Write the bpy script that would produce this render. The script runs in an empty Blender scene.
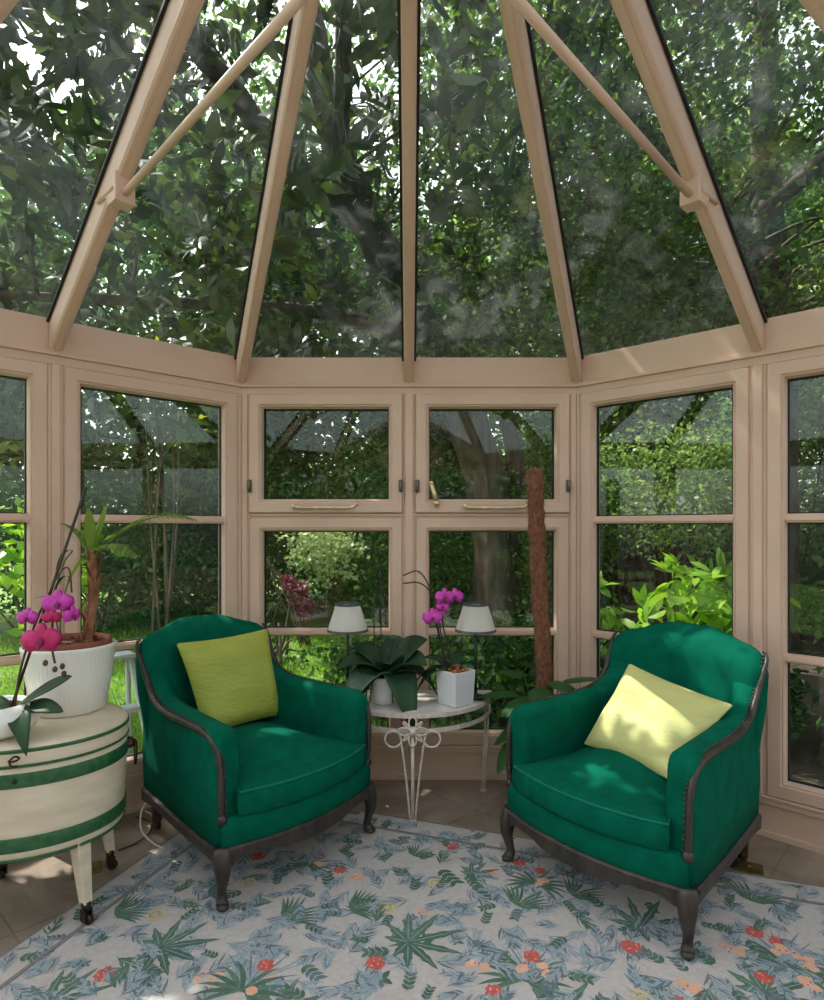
import bpy, math, random
import numpy as np
from mathutils import Vector, Matrix

PI = math.pi
C = bpy.context.scene.collection
rnd = random.Random(11)
SUN = Vector((-0.50, 0.30, 0.81)).normalized()      # direction towards the sun
SKY_STR, SKY_SAT, SUN_E, EXPOSURE = 0.35, 0.3, 4.5, 0.58

# ------------------------------------------------------------------ materials
def new_mat(name):
    m = bpy.data.materials.new(name); m.use_nodes = True
    nt = m.node_tree; nt.nodes.clear()
    out = nt.nodes.new('ShaderNodeOutputMaterial')
    return m, nt, out

def srgb(r, g, b):
    f = lambda c: (c / 255) / 12.92 if c / 255 <= 0.04045 else ((c / 255 + 0.055) / 1.055) ** 2.4
    return (f(r), f(g), f(b), 1)

def mat(name, col, rough=0.5, col2=None, scale=8.0, detail=4.0, bump=0.0, bscale=None, metal=0.0, spec=0.5,
        sheen=0.0, island=False, stretch=None, contrast=(0.35, 0.65), coat=0.0, bdist=0.01):
    m, nt, out = new_mat(name)
    b = nt.nodes.new('ShaderNodeBsdfPrincipled')
    b.inputs['Base Color'].default_value = col
    b.inputs['Roughness'].default_value = rough
    b.inputs['Metallic'].default_value = metal
    b.inputs['Specular IOR Level'].default_value = spec
    if sheen:
        b.inputs['Sheen Weight'].default_value = sheen
        b.inputs['Sheen Roughness'].default_value = 0.5
    if coat:
        b.inputs['Coat Weight'].default_value = coat
    tc = nt.nodes.new('ShaderNodeTexCoord')
    vec = tc.outputs['Object']
    if stretch:
        mp = nt.nodes.new('ShaderNodeMapping'); mp.inputs['Scale'].default_value = stretch
        nt.links.new(vec, mp.inputs['Vector']); vec = mp.outputs['Vector']
    if col2:
        if island:
            g = nt.nodes.new('ShaderNodeNewGeometry'); fac = g.outputs['Random Per Island']
        else:
            n = nt.nodes.new('ShaderNodeTexNoise'); n.inputs['Scale'].default_value = scale
            n.inputs['Detail'].default_value = detail
            nt.links.new(vec, n.inputs['Vector']); fac = n.outputs['Fac']
        r = nt.nodes.new('ShaderNodeValToRGB')
        r.color_ramp.elements[0].color = col; r.color_ramp.elements[1].color = col2
        if not island:
            r.color_ramp.elements[0].position = contrast[0]; r.color_ramp.elements[1].position = contrast[1]
        nt.links.new(fac, r.inputs['Fac']); nt.links.new(r.outputs['Color'], b.inputs['Base Color'])
    if bump:
        n2 = nt.nodes.new('ShaderNodeTexNoise'); n2.inputs['Scale'].default_value = bscale or scale * 6
        n2.inputs['Detail'].default_value = 3
        nt.links.new(vec, n2.inputs['Vector'])
        bp = nt.nodes.new('ShaderNodeBump'); bp.inputs['Strength'].default_value = bump
        bp.inputs['Distance'].default_value = bdist
        nt.links.new(n2.outputs['Fac'], bp.inputs['Height']); nt.links.new(bp.outputs['Normal'], b.inputs['Normal'])
    nt.links.new(b.outputs['BSDF'], out.inputs['Surface'])
    return m

def leaf_mat(name, c1, c2, trans=0.35, tcol=None, rough=0.42, spec=0.4):
    """leaf colours vary leaf by leaf; part of the light passes through"""
    m, nt, out = new_mat(name)
    b = nt.nodes.new('ShaderNodeBsdfPrincipled'); b.inputs['Roughness'].default_value = rough
    b.inputs['Specular IOR Level'].default_value = spec
    g = nt.nodes.new('ShaderNodeNewGeometry')
    r = nt.nodes.new('ShaderNodeValToRGB')
    r.color_ramp.elements[0].color = c1; r.color_ramp.elements[1].color = c2
    nt.links.new(g.outputs['Random Per Island'], r.inputs['Fac'])
    nt.links.new(r.outputs['Color'], b.inputs['Base Color'])
    t = nt.nodes.new('ShaderNodeBsdfTranslucent')
    mx = nt.nodes.new('ShaderNodeMixRGB'); mx.blend_type = 'MULTIPLY'; mx.inputs[0].default_value = 1.0
    tc = tcol or (1.9, 2.0, 0.7, 1)
    mx.inputs[2].default_value = tc
    nt.links.new(r.outputs['Color'], mx.inputs[1]); nt.links.new(mx.outputs[0], t.inputs['Color'])
    ms = nt.nodes.new('ShaderNodeMixShader'); ms.inputs[0].default_value = trans
    nt.links.new(b.outputs['BSDF'], ms.inputs[1]); nt.links.new(t.outputs['BSDF'], ms.inputs[2])
    nt.links.new(ms.outputs[0], out.inputs['Surface'])
    return m

def glass_mat(name, dirt=0.0, tint=(0.95, 0.98, 0.965, 1), f0=0.028):
    m, nt, out = new_mat(name)
    tr = nt.nodes.new('ShaderNodeBsdfTransparent'); tr.inputs['Color'].default_value = tint
    gl = nt.nodes.new('ShaderNodeBsdfGlossy'); gl.inputs['Roughness'].default_value = 0.015
    lw = nt.nodes.new('ShaderNodeLayerWeight'); lw.inputs['Blend'].default_value = 0.5
    p = nt.nodes.new('ShaderNodeMath'); p.operation = 'POWER'; p.inputs[1].default_value = 5
    nt.links.new(lw.outputs['Facing'], p.inputs[0])
    ma = nt.nodes.new('ShaderNodeMath'); ma.operation = 'MULTIPLY_ADD'
    ma.inputs[1].default_value = 0.9; ma.inputs[2].default_value = f0
    nt.links.new(p.outputs[0], ma.inputs[0])
    ms = nt.nodes.new('ShaderNodeMixShader')
    nt.links.new(ma.outputs[0], ms.inputs[0]); nt.links.new(tr.outputs[0], ms.inputs[1]); nt.links.new(gl.outputs[0], ms.inputs[2])
    last = ms.outputs[0]
    if dirt:
        tc = nt.nodes.new('ShaderNodeTexCoord')
        mp = nt.nodes.new('ShaderNodeMapping'); mp.inputs['Scale'].default_value = (1.3, 0.8, 0.8)
        nt.links.new(tc.outputs['Object'], mp.inputs['Vector'])
        n = nt.nodes.new('ShaderNodeTexNoise'); n.inputs['Scale'].default_value = 1.7; n.inputs['Detail'].default_value = 6
        n.inputs['Roughness'].default_value = 0.62; n.inputs['Distortion'].default_value = 0.9
        nt.links.new(mp.outputs['Vector'], n.inputs['Vector'])
        r = nt.nodes.new('ShaderNodeMapRange'); r.inputs['From Min'].default_value = 0.42; r.inputs['From Max'].default_value = 0.78
        r.inputs['To Min'].default_value = dirt * 0.05; r.inputs['To Max'].default_value = dirt
        nt.links.new(n.outputs['Fac'], r.inputs['Value'])
        d = nt.nodes.new('ShaderNodeBsdfTranslucent'); d.inputs['Color'].default_value = (0.75, 0.78, 0.8, 1)
        m2 = nt.nodes.new('ShaderNodeMixShader')
        nt.links.new(r.outputs['Result'], m2.inputs[0]); nt.links.new(last, m2.inputs[1]); nt.links.new(d.outputs[0], m2.inputs[2])
        last = m2.outputs[0]
    nt.links.new(last, out.inputs['Surface'])
    return m

M = {}
M['frame'] = mat('cream_paint', srgb(218, 188, 168), 0.5, srgb(210, 180, 159), 3, bump=0.05, bscale=60)
M['gasket'] = mat('black_rubber', srgb(22, 24, 24), 0.6)
M['glass'] = glass_mat('window_glass')
M['roofglass'] = glass_mat('dusty_roof_glass', dirt=0.075)
M['brass'] = mat('brass', srgb(214, 186, 136), 0.32, srgb(236, 220, 186), 30, metal=0.85)
M['oldbrass'] = mat('tarnished_brass', srgb(140, 125, 70), 0.45, srgb(105, 92, 50), 20, metal=0.8)
M['steel'] = mat('dull_steel', srgb(120, 112, 100), 0.4, metal=0.8)
M['stone'] = None
M['green'] = mat('green_wool', srgb(0, 84, 65), 0.9, srgb(0, 97, 75), 14, bump=0.3, bscale=420, spec=0.08, bdist=0.002)
M['piping'] = mat('green_piping', srgb(18, 112, 88), 0.85, spec=0.2)
M['darkwood'] = mat('grey_brown_wood', srgb(40, 34, 31), 0.42, srgb(66, 57, 52), 28, bump=0.25, bscale=60, stretch=(1, 1, 0.4))
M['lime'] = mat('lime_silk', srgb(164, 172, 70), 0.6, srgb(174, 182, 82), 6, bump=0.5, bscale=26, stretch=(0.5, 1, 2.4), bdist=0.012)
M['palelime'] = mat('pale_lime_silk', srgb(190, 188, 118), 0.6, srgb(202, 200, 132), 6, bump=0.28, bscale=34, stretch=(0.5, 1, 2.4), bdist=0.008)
M['barrel'] = mat('cream_barrel_paint', srgb(226, 212, 190), 0.42, srgb(212, 196, 170), 7, bump=0.06, bscale=30, stretch=(1, 1, 4))
M['bandgreen'] = mat('green_band_paint', srgb(24, 84, 48), 0.4, srgb(52, 104, 62), 40)
M['iron'] = mat('dark_iron', srgb(40, 32, 28), 0.45, srgb(74, 58, 46), 40, metal=0.6)
M['ceramic'] = mat('white_ceramic', srgb(238, 236, 232), 0.25, coat=0.3)
M['ceramic_grey'] = mat('white_square_ceramic', srgb(222, 222, 226), 0.35)
M['clay'] = mat('terracotta', srgb(150, 84, 66), 0.8, srgb(128, 70, 56), 20)
M['soil'] = mat('potting_bark', srgb(66, 38, 26), 0.9, srgb(120, 74, 46), 60, bump=0.8, bscale=90)
M['bark_chip'] = mat('orange_bark', srgb(128, 78, 44), 0.85, srgb(168, 110, 66), 50, island=True)
M['whitemetal'] = mat('white_painted_iron', srgb(226, 214, 204), 0.45, srgb(206, 190, 176), 40)
M['tabletop'] = mat('white_painted_top', srgb(226, 220, 214), 0.3, srgb(200, 192, 186), 12)
M['shade'] = None
M['darkgreenmetal'] = mat('dark_green_metal', srgb(20, 44, 34), 0.45)
M['trimfabric'] = mat('grey_trim', srgb(72, 78, 78), 0.8)
M['orchid_leaf'] = mat('orchid_leaf', srgb(34, 58, 38), 0.42, srgb(48, 76, 46), 9, spec=0.2)
M['grey_leaf'] = mat('dull_leaf', srgb(62, 88, 66), 0.45, srgb(82, 108, 84), 12)
M['magenta'] = mat('magenta_petal', srgb(190, 40, 158), 0.5, srgb(214, 76, 190), 30)
M['rosepetal'] = mat('crimson_petal', srgb(186, 24, 92), 0.5, srgb(206, 48, 120), 30)
M['lip'] = mat('orchid_lip', srgb(122, 14, 78), 0.5)
M['stemdark'] = mat('dark_stem', srgb(50, 42, 34), 0.6)
M['stembrown'] = mat('brown_stem', srgb(96, 66, 52), 0.7, srgb(70, 54, 40), 30)
M['stemgreen'] = mat('green_stem', srgb(70, 92, 54), 0.6)
M['palmtrunk'] = mat('palm_trunk', srgb(128, 82, 58), 0.85, srgb(168, 120, 90), 26, bump=0.6, bscale=60)
M['frond'] = leaf_mat('frond', srgb(74, 104, 44), srgb(128, 152, 72), 0.35)
M['coir'] = mat('coir', srgb(98, 60, 43), 0.95, srgb(138, 92, 66), 60, bump=1.0, bscale=110, stretch=(1, 1, 0.7))
M['philo'] = leaf_mat('philodendron_leaf', srgb(34, 72, 38), srgb(58, 100, 46), 0.25)
M['plasticpot'] = mat('dark_pot', srgb(54, 40, 34), 0.6)
M['cable'] = mat('white_cable', srgb(222, 216, 204), 0.4)
M['blackplastic'] = mat('black_plastic', srgb(20, 20, 20), 0.5)
M['ladder'] = mat('pale_grey_ladder', srgb(196, 204, 210), 0.5)
M['bark'] = mat('tree_bark', srgb(74, 64, 54), 0.9, srgb(110, 98, 84), 10, bump=0.7, bscale=18, stretch=(1, 1, 0.3))
M['leaf_magnolia'] = leaf_mat('magnolia_leaf', srgb(40, 58, 36), srgb(84, 100, 58), 0.22, tcol=(1.6, 1.6, 0.7, 1), rough=0.3, spec=0.6)
M['leaf_fine'] = leaf_mat('fine_leaf', srgb(48, 76, 40), srgb(106, 132, 66), 0.46, tcol=(1.7, 1.75, 0.8, 1))
M['leaf_mid'] = leaf_mat('mid_leaf', srgb(52, 84, 48), srgb(110, 140, 76), 0.42, tcol=(1.7, 1.75, 0.85, 1))
M['leaf_dark'] = leaf_mat('dark_leaf', srgb(46, 78, 46), srgb(92, 126, 72), 0.36)
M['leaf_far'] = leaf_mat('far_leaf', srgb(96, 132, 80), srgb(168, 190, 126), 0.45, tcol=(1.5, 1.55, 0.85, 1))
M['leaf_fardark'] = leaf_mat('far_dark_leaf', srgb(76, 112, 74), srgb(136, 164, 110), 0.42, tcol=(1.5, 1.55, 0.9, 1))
M['leaf_pale'] = leaf_mat('pale_leaf', srgb(164, 182, 124), srgb(206, 214, 170), 0.3, tcol=(1.15, 1.2, 0.95, 1))
M['leaf_bright'] = leaf_mat('bright_leaf', srgb(96, 142, 44), srgb(164, 196, 82), 0.4)
M['leaf_yellow'] = leaf_mat('yellow_leaf', srgb(132, 140, 52), srgb(186, 184, 92), 0.4)
M['leaf_purple'] = leaf_mat('purple_leaf', srgb(96, 40, 56), srgb(150, 84, 100), 0.3, tcol=(1.6, 0.8, 1.0, 1))
M['lawn'] = mat('lawn_soil', srgb(92, 128, 46), 0.95, srgb(118, 150, 62), 2.5, bump=1.0, bscale=50, bdist=0.03)
M['grass'] = leaf_mat('grass_blade', srgb(100, 142, 48), srgb(150, 184, 78), 0.35)
M['earth'] = mat('bed_earth', srgb(58, 48, 38), 0.95, srgb(84, 72, 56), 4, bump=0.8, bscale=30)
M['paving'] = mat('pale_paving', srgb(196, 192, 186), 0.8, srgb(160, 156, 152), 5)
M['fencewood'] = mat('dark_fence_wood', srgb(62, 44, 36), 0.85, srgb(86, 62, 50), 8, stretch=(6, 6, 0.6))
M['housewall'] = mat('pale_render', srgb(214, 210, 204), 0.9, srgb(196, 190, 184), 3)
M['roofslate'] = mat('grey_roof', srgb(104, 106, 112), 0.8, srgb(84, 86, 92), 9)
M['darkglass'] = mat('dark_window_glass', srgb(40, 46, 50), 0.1)

def stone_mat():
    m, nt, out = new_mat('travertine_tiles')
    b = nt.nodes.new('ShaderNodeBsdfPrincipled'); b.inputs['Roughness'].default_value = 0.42
    tc = nt.nodes.new('ShaderNodeTexCoord')
    mp = nt.nodes.new('ShaderNodeMapping'); mp.inputs['Rotation'].default_value = (0, 0, math.radians(43))
    nt.links.new(tc.outputs['Object'], mp.inputs['Vector'])
    br = nt.nodes.new('ShaderNodeTexBrick'); br.offset = 0.0
    br.inputs['Scale'].default_value = 1.0; br.inputs['Mortar Size'].default_value = 0.004
    br.inputs['Brick Width'].default_value = 0.6; br.inputs['Row Height'].default_value = 0.6
    br.inputs['Color1'].default_value = (1, 1, 1, 1); br.inputs['Color2'].default_value = (0.86, 0.86, 0.86, 1)
    br.inputs['Mortar'].default_value = (0.7, 0.67, 0.64, 1)
    nt.links.new(mp.outputs['Vector'], br.inputs['Vector'])
    n = nt.nodes.new('ShaderNodeTexNoise'); n.inputs['Scale'].default_value = 3.2; n.inputs['Detail'].default_value = 8
    n.inputs['Distortion'].default_value = 0.6; n.inputs['Roughness'].default_value = 0.65
    nt.links.new(mp.outputs['Vector'], n.inputs['Vector'])
    r = nt.nodes.new('ShaderNodeValToRGB')
    r.color_ramp.elements[0].position = 0.3; r.color_ramp.elements[0].color = srgb(118, 100, 88)
    r.color_ramp.elements[1].position = 0.68; r.color_ramp.elements[1].color = srgb(172, 154, 138)
    nt.links.new(n.outputs['Fac'], r.inputs['Fac'])
    mx = nt.nodes.new('ShaderNodeMixRGB'); mx.blend_type = 'MULTIPLY'; mx.inputs[0].default_value = 1
    nt.links.new(r.outputs['Color'], mx.inputs[1]); nt.links.new(br.outputs['Color'], mx.inputs[2])
    nt.links.new(mx.outputs[0], b.inputs['Base Color'])
    nt.links.new(b.outputs[0], out.inputs['Surface'])
    return m
M['stone'] = stone_mat()

def shade_mat():
    m, nt, out = new_mat('pleated_white_shade')
    d = nt.nodes.new('ShaderNodeBsdfDiffuse'); d.inputs['Color'].default_value = srgb(246, 243, 238)
    t = nt.nodes.new('ShaderNodeBsdfTranslucent'); t.inputs['Color'].default_value = srgb(250, 246, 240)
    ms = nt.nodes.new('ShaderNodeMixShader'); ms.inputs[0].default_value = 0.6
    nt.links.new(d.outputs[0], ms.inputs[1]); nt.links.new(t.outputs[0], ms.inputs[2])
    nt.links.new(ms.outputs[0], out.inputs['Surface'])
    return m
M['shade'] = shade_mat()

# rug colours
RUG = [('rug_ground', srgb(198, 188, 184), srgb(186, 178, 176)), ('rug_blue', srgb(160, 170, 178), srgb(146, 160, 170)),
       ('rug_slate', srgb(118, 132, 138), srgb(104, 120, 128)), ('rug_green', srgb(88, 114, 100), srgb(106, 132, 114)),
       ('rug_darkgreen', srgb(80, 104, 92), srgb(92, 116, 102)), ('rug_red', srgb(194, 88, 84), srgb(208, 106, 98)),
       ('rug_peach', srgb(222, 168, 142), srgb(230, 182, 158)), ('rug_cream', srgb(206, 190, 156), srgb(190, 172, 138)),
       ('rug_edge', srgb(150, 138, 130), srgb(136, 126, 120))]
for n_, a_, b_ in RUG:
    M[n_] = mat(n_, a_, 0.95, b_, 60, bump=0.3, bscale=500, spec=0.15, bdist=0.002)

# ------------------------------------------------------------------ mesh building
class MB:
    def __init__(s):
        s.v = []; s.f = []; s.m = []; s.sm = []
    def add(s, verts, faces, mi=0, smooth=False):
        o = len(s.v)
        s.v.extend([tuple(p) for p in verts])
        for f in faces:
            s.f.append(tuple(i + o for i in f)); s.m.append(mi); s.sm.append(smooth)
    def box(s, lo, hi, mi=0, xf=None):
        x0, y0, z0 = lo; x1, y1, z1 = hi
        vs = [Vector(p) for p in ((x0, y0, z0), (x1, y0, z0), (x1, y1, z0), (x0, y1, z0), (x0, y0, z1), (x1, y0, z1), (x1, y1, z1), (x0, y1, z1))]
        if xf: vs = [xf(p) for p in vs]
        s.add(vs, [(0, 3, 2, 1), (4, 5, 6, 7), (0, 1, 5, 4), (1, 2, 6, 5), (2, 3, 7, 6), (3, 0, 4, 7)], mi)
    def loft(s, rings, mi=0, smooth=True, closed=True, cap0=True, cap1=True):
        n = len(rings[0]); o = len(s.v)
        for r in rings: s.v.extend([tuple(p) for p in r])
        for i in range(len(rings) - 1):
            for j in range(n if closed else n - 1):
                a = o + i * n + j; b = o + i * n + (j + 1) % n
                s.f.append((a, b, b + n, a + n)); s.m.append(mi); s.sm.append(smooth)
        if cap0: s.f.append(tuple(o + j for j in reversed(range(n)))); s.m.append(mi); s.sm.append(False)
        if cap1:
            e = o + (len(rings) - 1) * n
            s.f.append(tuple(e + j for j in range(n))); s.m.append(mi); s.sm.append(False)
    def tube(s, pts, rad, n=8, mi=0, cap=True, flat=1.0):
        pts = [Vector(p) for p in pts]
        if not hasattr(rad, '__len__'): rad = [rad] * len(pts)
        t0 = (pts[1] - pts[0]).normalized()
        up = Vector((0, 0, 1)) if abs(t0.z) < 0.9 else Vector((1, 0, 0))
        nrm = t0.cross(up).normalized(); rings = []
        for i, p in enumerate(pts):
            t = (pts[min(i + 1, len(pts) - 1)] - pts[max(i - 1, 0)])
            if t.length < 1e-9: t = t0
            t.normalize()
            nrm = (nrm - t * nrm.dot(t)); nrm.normalize()
            bn = t.cross(nrm)
            rings.append([p + (nrm * math.cos(2 * PI * k / n) + bn * math.sin(2 * PI * k / n) * flat) * rad[i] for k in range(n)])
        s.loft(rings, mi, True, True, cap, cap)
    def lathe(s, prof, n=32, mi=0, at=(0, 0, 0), ax=1.0, ay=1.0, cap0=True, cap1=True, rib=0, ribd=0.0, smooth=True):
        rings = []
        for r, z in prof:
            rg = []
            for k in range(n):
                a = 2 * PI * k / n
                rr = r * (1 + ribd * (math.cos(rib * a))) if rib else r
                rg.append((at[0] + rr * ax * math.cos(a), at[1] + rr * ay * math.sin(a), at[2] + z))
            rings.append(rg)
        s.loft(rings, mi, smooth, True, cap0, cap1)
    def ball(s, c, r, n=8, m=6, mi=0, sz=1.0):
        prof = [(max(1e-4, r * math.sin(PI * i / m)), -r * sz * math.cos(PI * i / m)) for i in range(m + 1)]
        s.lathe(prof, n, mi, c)
    def build(s, name, mats, parent=None, loc=None, bevel=0.0, solid=0.0):
        me = bpy.data.meshes.new(name)
        me.from_pydata(s.v, [], s.f)
        if not isinstance(mats, (list, tuple)): mats = [mats]
        for m_ in mats: me.materials.append(m_)
        me.polygons.foreach_set('material_index', s.m)
        me.polygons.foreach_set('use_smooth', s.sm)
        me.update()
        o = bpy.data.objects.new(name, me); C.objects.link(o)
        if parent: o.parent = parent
        if loc: o.location = loc
        if bevel:
            b = o.modifiers.new('bevel', 'BEVEL'); b.width = bevel; b.segments = 2; b.limit_method = 'ANGLE'
        if solid:
            b = o.modifiers.new('solid', 'SOLIDIFY'); b.thickness = solid; b.offset = 0
        return o

def spline(pts, k=6):
    pts = [Vector(p) for p in pts]; out = []
    P = [pts[0] * 2 - pts[1]] + pts + [pts[-1] * 2 - pts[-2]]
    for i in range(1, len(P) - 2):
        for j in range(k):
            t = j / k
            a, b, c, d = P[i - 1], P[i], P[i + 1], P[i + 2]
            out.append(0.5 * ((2 * b) + (c - a) * t + (2 * a - 5 * b + 4 * c - d) * t * t + (3 * b - 3 * c + d - a) * t ** 3))
    out.append(pts[-1]); return out

def lerps(tab, x):
    if x <= tab[0][0]: return tab[0][1]
    for (a, p), (b, q) in zip(tab, tab[1:]):
        if x <= b:
            t = (x - a) / (b - a); t = t * t * (3 - 2 * t)
            return p + (q - p) * t
    return tab[-1][1]

def thing(name, label, cat, loc=(0, 0, 0), rz=0.0, group=None):
    o = bpy.data.objects.new(name, None); C.objects.link(o)
    o.empty_display_size = 0.1
    o.location = loc; o.rotation_euler = (0, 0, rz)
    o['label'] = label; o['category'] = cat
    if group: o['group'] = group
    return o
def tag(o, label, cat, group=None, kind=None):
    o['label'] = label; o['category'] = cat
    if group: o['group'] = group
    if kind: o['kind'] = kind
    return o
def setting(name, loc=(0, 0, 0)):
    o = bpy.data.objects.new(name, None); C.objects.link(o); o.location = loc; o['kind'] = 'structure'
    return o
def struct(o):
    o['kind'] = 'structure'; return o

# ------------------------------------------------------------------ the octagonal glass room
EYE = 1.38
PTS = [(-0.9236, 3.353), (0.9236, 3.353), (2.229, 2.149), (2.229, 0.30), (0.9236, -0.904), (-0.9236, -0.904), (-2.229, 0.30), (-2.229, 2.149)]
APEX = Vector((0, 1.22, 3.64))
Z_EAVE = 2.306

class Face:
    """one wall: u runs along the wall, w points outdoors, z up"""
    def __init__(s, a, b):
        s.a = Vector((a[0], a[1], 0)); d = Vector((b[0] - a[0], b[1] - a[1], 0)); s.L = d.length
        s.U = d.normalized(); s.W = Vector((-s.U.y, s.U.x, 0))
    def p(s, u, w, z): return s.a + s.U * u + s.W * w + Vector((0, 0, z))
    def box(s, mb, u0, u1, w0, w1, z0, z1, mi=0):
        mb.box((u0, w0, z0), (u1, w1, z1), mi, lambda q: s.p(q.x, q.y, q.z))
    def frame(s, mb, u0, u1, z0, z1, prof, mi=0):
        """mitred rectangular frame: prof lists (inset from the outer edge, w)"""
        rings = []
        for (su, sz) in ((u0, z0), (u1, z0), (u1, z1), (u0, z1), (u0, z0)):
            du = 1 if su == u0 else -1; dz = 1 if sz == z0 else -1
            rings.append([s.p(su + du * i, w, sz + dz * i) for i, w in prof])
        mb.loft(rings, mi, False, True, False, False)

F_FRONT = Face(PTS[0], PTS[1]); F_RIGHT = Face(PTS[1], PTS[2]); F_LEFT = Face(PTS[7], PTS[0])
F_SR = Face(PTS[2], PTS[3]); F_BR = Face(PTS[3], PTS[4]); F_BL = Face(PTS[5], PTS[6]); F_SL = Face(PTS[6], PTS[7]); F_BACK = Face(PTS[4], PTS[5])

SASH = [(0, -0.012), (0.006, -0.02), (0.056, -0.02), (0.060, -0.012), (0.066, -0.014), (0.071, -0.006), (0.076, 0.012), (0.076, 0.055), (0, 0.055)]
CASING = [(0, -0.030), (0.012, -0.030), (0.016, -0.024), (0.020, -0.012), (0.020, 0.06), (0, 0.06)]
nwin = [0]
def pane(mb, f, u0, u1, z0, z1): f.box(mb, u0, u1, 0.026, 0.032, z0, z1)

def tall_window(f, u0, u1, zb=0.19, zt=2.111, inset=0.080, detail=True, mid=True, low=True):
    nwin[0] += 1
    w = setting('window_%d' % nwin[0], f.p((u0 + u1) / 2, 0, zb))
    inv = Matrix.Translation(-w.location)
    def put(mb, name, m, parent=w):
        mb.v = [tuple(Vector(v) - w.location) for v in mb.v]
        return mb.build(name, m, parent)
    mb = MB(); f.frame(mb, u0, u1, zb, zt, SASH); put(mb, 'sash', M['frame'])
    bars = ([(0.790, 0.829)] if low else []) + ([(1.404, 1.443)] if mid else [])
    for z0, z1 in bars:
        mb = MB(); f.box(mb, u0 + 0.07, u1 - 0.07, 0.0, 0.05, z0, z1); f.box(mb, u0 + 0.07, u1 - 0.07, -0.012, 0.0, z0 + 0.009, z1 - 0.009)
        put(mb, 'glazing_bar', M['frame'])
    zs = [zb + 0.04] + [q for b in bars for q in b] + [zt - inset - 0.005]
    gi = 0.074
    for k in range(0, len(zs), 2):
        mb = MB(); pane(mb, f, u0 + gi, u1 - gi, zs[k], zs[k + 1]); put(mb, 'glass_pane', M['glass'])
    if detail:
        mb = MB()
        for k in range(0, len(zs), 2):
            za = zs[k] if k else zb + 0.076; zc = zs[k + 1] if k + 2 < len(zs) else zt - 0.076
            f.frame(mb, u0 + 0.0765, u1 - 0.0765, za, zc, [(0, 0.018), (0.005, 0.018), (0.005, 0.04), (0, 0.04)])
        put(mb, 'glazing_seal', M['gasket'])
    return w, put

def vent_window(f, u0, u1, zb, zt, hinges, stays):
    nwin[0] += 1
    w = setting('window_%d' % nwin[0], f.p((u0 + u1) / 2, 0, zb))
    def put(mb, name, m, parent=w):
        mb.v = [tuple(Vector(v) - w.location) for v in mb.v]
        return mb.build(name, m, parent)
    mb = MB(); f.frame(mb, u0, u1, zb, zt, [(a, b - 0.012) for a, b in SASH]); put(mb, 'sash', M['frame'])
    mb = MB(); pane(mb, f, u0 + 0.074, u1 - 0.074, zb + 0.05, zt - 0.074); put(mb, 'glass_pane', M['glass'])
    mb = MB(); f.frame(mb, u0 + 0.0765, u1 - 0.0765, zb + 0.0765, zt - 0.0765, [(0, 0.01), (0.004, 0.01), (0.004, 0.04), (0, 0.04)]); put(mb, 'glazing_seal', M['gasket'])
    for u, z in hinges:
        mb = MB(); f.box(mb, u - 0.013, u + 0.013, -0.04, -0.028, z - 0.032, z + 0.032)
        mb.tube([f.p(u, -0.043, z - 0.034), f.p(u, -0.043, z + 0.034)], 0.007, 8); put(mb, 'hinge', M['steel'])
    for kind, u, z in stays:
        mb = MB()
        if kind == 'arm':                          # long brass stay lying along the bottom rail
            pts = [f.p(u - 0.17, -0.055, z + 0.004), f.p(u - 0.12, -0.055, z - 0.004), f.p(u + 0.11, -0.055, z - 0.004), f.p(u + 0.15, -0.055, z), f.p(u + 0.172, -0.055, z + 0.016)]
            mb.tube(spline(pts, 4), 0.008, 8)
            mb.ball(f.p(u - 0.17, -0.055, z + 0.004), 0.014); mb.ball(f.p(u + 0.172, -0.055, z + 0.016), 0.011)
            f.box(mb, u - 0.17, u - 0.10, -0.046, -0.030, z - 0.010, z + 0.008)
            f.box(mb, u + 0.07, u + 0.10, -0.055, -0.030, z - 0.008, z + 0.004)
            put(mb, 'brass_stay', M['brass'])
        else:                                      # upright lever handle
            mb.tube([f.p(u + 0.014, -0.055, z - 0.045), f.p(u - 0.014, -0.06, z + 0.055)], [0.014, 0.011], 8)
            mb.ball(f.p(u + 0.014, -0.052, z - 0.05), 0.02); mb.ball(f.p(u - 0.014, -0.06, z + 0.058), 0.013)
            f.box(mb, u - 0.006, u + 0.03, -0.05, -0.030, z - 0.07, z - 0.03)
            put(mb, 'brass_handle', M['brass'])
    return w

ntrim = [0]
def trim(mb, m=None, bevel=0.004):
    ntrim[0] += 1
    return struct(mb.build('trim_%d' % ntrim[0], m or M['frame'], bevel=bevel))

WALLN = {}
def base_panel(name, f, rail=True):
    mb = MB(); f.box(mb, 0, f.L, 0.0, 0.08, -0.05, 0.187)
    f.box(mb, 0, f.L, -0.018, 0.0, 0.150, 0.178); f.box(mb, 0, f.L, -0.028, 0.0, 0.178, 0.190)
    return struct(mb.build(name, M['frame'], bevel=0.003))
def skirting(name, f):
    mb = MB(); f.box(mb, 0, f.L, -0.012, 0.0, 0.0, 0.028)
    return struct(mb.build(name, M['frame'], bevel=0.002))
def fascia(f):
    mb = MB()
    f.box(mb, 0, f.L, -0.006, 0.09, 2.150, Z_EAVE + 0.01)
    f.box(mb, 0, f.L, -0.026, -0.006, 2.150, 2.166); f.box(mb, 0, f.L, -0.02, -0.006, 2.166, 2.176)
    f.box(mb, 0, f.L, -0.014, 0.07, 2.111, 2.150)
    return trim(mb, bevel=0.003)
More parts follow.
